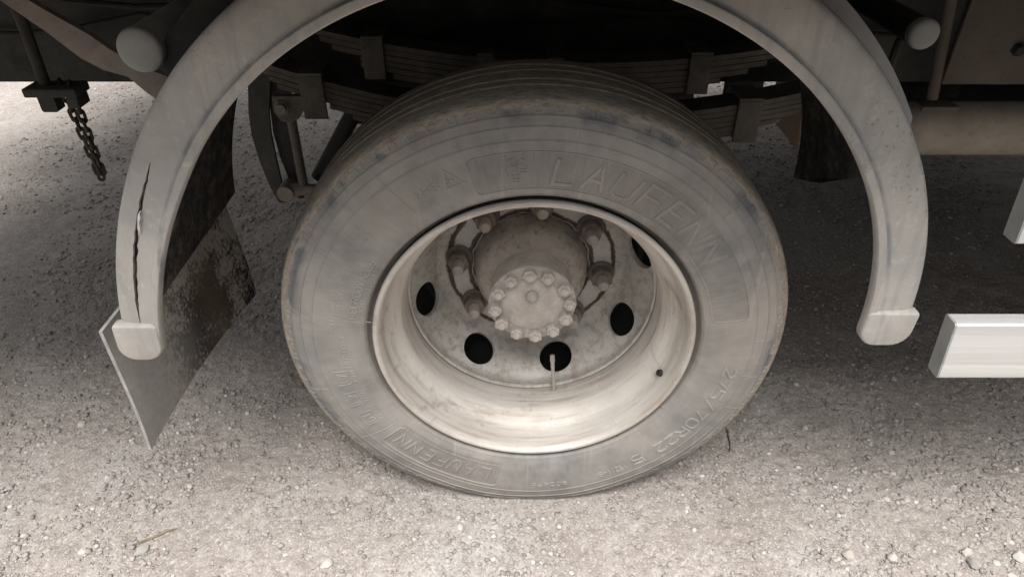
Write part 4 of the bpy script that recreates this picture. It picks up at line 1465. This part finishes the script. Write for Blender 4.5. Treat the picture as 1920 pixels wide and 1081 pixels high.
# ------------------------------------------------------------------ gravel and stones
def ico(sub):
    bm = bmesh.new()
    bmesh.ops.create_icosphere(bm, subdivisions=sub, radius=1.0)
    bm.verts.ensure_lookup_table()
    bm.verts.index_update()
    vv = np.array([q.co[:] for q in bm.verts])
    ff = np.array([[q.index for q in f.verts] for f in bm.faces])
    bm.free()
    return vv, ff


def gravel(name, n, xr, yr, smin, smax, dens=None):
    bv, bf = ico(1)
    xs = rng.uniform(*xr, n)
    ys = rng.uniform(*yr, n)
    if dens is not None:
        clump = np.array([noise.noise((a * 5.0, b * 5.0, 2.0)) + 0.6 * noise.noise((a * 14.0, b * 14.0, 7.0)) for a, b in zip(xs, ys)])
        keep = rng.uniform(0, 1, n) < dens(xs, ys) * np.clip(0.55 + 1.5 * clump, 0.06, 1.6)
        xs, ys = xs[keep], ys[keep]
    clear = (np.abs(xs) < 0.17) & ((np.abs(ys - 0.105) < 0.10) | (np.abs(ys - 0.44) < 0.10))
    xs, ys = xs[~clear], ys[~clear]
    n = len(xs)
    s = smin * (smax / smin) ** (rng.uniform(0, 1, n) ** 3.4)
    zs = np.array([gh(a, b) for a, b in zip(xs, ys)])
    nvar = 24
    var = []
    for k in range(nvar):
        vv = bv * (1 + rng.normal(0, 0.17, (len(bv), 1)))
        vv = vv * np.array([rng.uniform(0.8, 1.25), rng.uniform(0.8, 1.25), rng.uniform(0.5, 0.85)])
        var.append(vv)
    var = np.array(var)
    vi = rng.integers(0, nvar, n)
    an = rng.uniform(0, 2 * np.pi, n)
    V = var[vi] * s[:, None, None]
    c, sn = np.cos(an)[:, None], np.sin(an)[:, None]
    X = V[:, :, 0] * c - V[:, :, 1] * sn + xs[:, None]
    Y = V[:, :, 0] * sn + V[:, :, 1] * c + ys[:, None]
    Z = V[:, :, 2] + (zs + s * rng.uniform(-0.15, 0.4, n))[:, None]
    co = np.stack([X, Y, Z], -1).reshape(-1, 3)
    F = (bf[None] + (np.arange(n) * len(bv))[:, None, None]).reshape(-1, 3)
    me = bpy.data.meshes.new(name)
    me.vertices.add(len(co))
    me.vertices.foreach_set('co', co.astype(np.float32).ravel())
    me.loops.add(F.size)
    me.loops.foreach_set('vertex_index', F.astype(np.int32).ravel())
    me.polygons.add(len(F))
    me.polygons.foreach_set('loop_start', (np.arange(len(F)) * 3).astype(np.int32))
    me.polygons.foreach_set('loop_total', np.full(len(F), 3, np.int32))
    me.update(calc_edges=True)
    return me


# more loose stones on the untravelled side, fewer on the beaten strip
def d1(x, y):
    return np.clip(0.30 + 0.75 * np.exp(-((y + 0.25) / 0.5) ** 2) + 0.25 * (x > 0.5), 0, 1) * np.clip(1.15 - np.abs(x) * 0.25, 0.2, 1)


gme = gravel('gravel', 150000, (-1.6, 1.75), (-0.32, 1.6), 0.0015, 0.0068, d1)
tag(add('gravel', gme, 'pebble'), 'fine loose gravel scattered over the yard', None, None, 'stuff')

gm3 = gravel('gravel', 6500, (-1.7, 1.8), (0.15, 1.5), 0.0028, 0.0078, None)
M['pebble_mixed'] = mat_pebble('mixed_gravel_stone')
tag(add('gravel', gm3, 'pebble_mixed'), 'larger loose chips in the shade beneath the truck', None, None, 'stuff')
gm2 = gravel('gravel', 22000, (-2.3, 1.9), (1.3, 3.0), 0.0018, 0.0085, None)
tag(add('gravel', gm2, 'pebble'), 'coarser loose gravel on the far side of the truck', None, None, 'stuff')

bv3, bf3 = ico(2)


def stone(x, y, s, mt, sunk=0.30, flat=0.7, seed=0):
    rs = np.random.default_rng(seed + 50)
    vv = bv3.copy()
    off = rs.uniform(0, 50, 3)
    for i, p in enumerate(bv3):
        q = Vector(p * 1.3 + off)
        vv[i] = p * (1 + 0.30 * noise.noise(q) + 0.12 * noise.noise(q * 2.7))
    for k in range(4):                          # broken facets
        d = rs.normal(size=3)
        d /= np.linalg.norm(d)
        t = rs.uniform(0.62, 0.85)
        pr = vv @ d
        over = pr > t
        vv[over] -= np.outer(pr[over] - t, d)
    vv = vv * np.array([rs.uniform(0.85, 1.2), rs.uniform(0.8, 1.1), flat]) * s
    a = rs.uniform(0, 6.28)
    c_, s_ = math.cos(a), math.sin(a)
    vv = np.stack([vv[:, 0] * c_ - vv[:, 1] * s_, vv[:, 0] * s_ + vv[:, 1] * c_, vv[:, 2]], -1)
    me = mesh('stone', vv, [tuple(int(i) for i in q) for q in bf3], True, 28)
    zb = vv[:, 2].min()
    return add('stone', me, mt, None, (x, y, gh(x, y) - zb - s * flat * 2 * sunk))


named = [
    (0.745, -0.150, 0.0125, 'stone_pale', 0.72, 'white faceted pebble on bare dust in front of the side guard rail', 0.22),
    (0.660, -0.138, 0.0120, 'stone_tan', 0.75, 'rounded tan pebble beside the white faceted pebble', 0.25),
    (0.905, -0.162, 0.0160, 'stone_grey', 0.70, 'largest grey stone in the loose pebble cluster before the guard rail', 0.25),
    (0.905, -0.135, 0.0105, 'stone_pale', 0.75, 'pale stone touching the back of the largest grey stone', 0.25),
    (1.005, -0.148, 0.0130, 'stone_pale', 0.72, 'white stone at the outer end of the loose pebble cluster', 0.2),
    (-0.812, -0.128, 0.0140, 'stone_grey', 0.65, 'half buried grey stone beside the dry stalk', 0.4),
    (-0.935, -0.132, 0.0095, 'stone_pale', 0.6, 'chipped white stone beyond the half buried grey one', 0.35),
    (-1.115, 0.225, 0.0115, 'stone_pale', 0.5, 'flat white chip on the yard behind the mud flap', 0.35),
    (-0.772, 0.030, 0.0075, 'stone_pale', 0.65, 'small white pebble just behind the mud flap corner', 0.3),
    (-0.420, -0.160, 0.0150, 'stone_pale', 0.45, 'flat pale stone pressed into the dust in front of the tyre', 0.45),
    (0.690, 0.215, 0.0085, 'stone_pale', 0.6, 'pale chip in the shaded gravel below the guard rail', 0.3),
    (0.865, 0.130, 0.0105, 'stone_pale', 0.6, 'triangular pale stone in the shaded gravel', 0.3),
]
for i, (x, y, s, mt, fl_, lab, sk) in enumerate(named):
    tag(stone(x, y, s, mt, sk, fl_, i), lab, 'stone')
k = 0
rs = random.Random(21)
while k < 110:
    x, y = rs.uniform(-1.55, 1.5), rs.uniform(-0.21, 0.9)
    if k < 34:
        x, y = rs.gauss(0.95, 0.12), rs.gauss(-0.165, 0.035)
    if (abs(x) < 0.26 and -0.02 < y < 0.62) or any(math.hypot(x - q[0], y - q[1]) < q[2] * 2.1 for q in named):
        continue
    s = rs.uniform(0.0045, 0.0088)
    m_ = rs.choice(('stone_pale', 'stone_grey', 'stone_tan', 'stone_grey', 'stone_pale'))
    col_word = {'stone_pale': 'white', 'stone_grey': 'grey', 'stone_tan': 'tan'}[m_]
    tag(stone(x, y, s, m_, rs.uniform(0.2, 0.42), rs.uniform(0.55, 0.8), 100 + k), 'thumbnail sized %s pebble among the fine gravel' % col_word, 'pebble', '%s pebbles in the gravel' % col_word)
    k += 1

# twig and dry stalk
pts = [(0.4925, 0.210), (0.4935, 0.200), (0.4915, 0.186), (0.4905, 0.170), (0.4870, 0.154), (0.4835, 0.142), (0.4800, 0.138)]
g = G().tube([(x, y, gh(x, y) + 0.003) for x, y in pts], [0.0016, 0.0022, 0.0018, 0.0019, 0.0017, 0.0015, 0.0008], 7)
g.tube([(0.4935, 0.200, gh(0.4935, 0.2) + 0.003), (0.4985, 0.203, gh(0.4985, 0.203) + 0.004)], [0.0013, 0.0007], 6)
tag(add('twig', g.mesh('twig'), 'twig'), 'thin dark twig lying on the gravel beside the tyre', 'twig')
pts = [(-0.838, -0.115), (-0.822, -0.106), (-0.806, -0.101), (-0.790, -0.091), (-0.776, -0.084), (-0.760, -0.078)]
g = G().tube([(x, y, gh(x, y) + 0.0015) for x, y in pts], [0.001, 0.0028, 0.0022, 0.0034, 0.003, 0.0008], 7)
g.tube([(-0.806, -0.101, gh(-0.806, -0.101) + 0.002), (-0.798, -0.107, gh(-0.798, -0.107) + 0.002)], [0.0016, 0.0008], 6)
tag(add('dry_stalk', g.mesh('dry_stalk'), 'stalk'), 'short brown dry stalk flattened on the pale gravel', 'stalk')
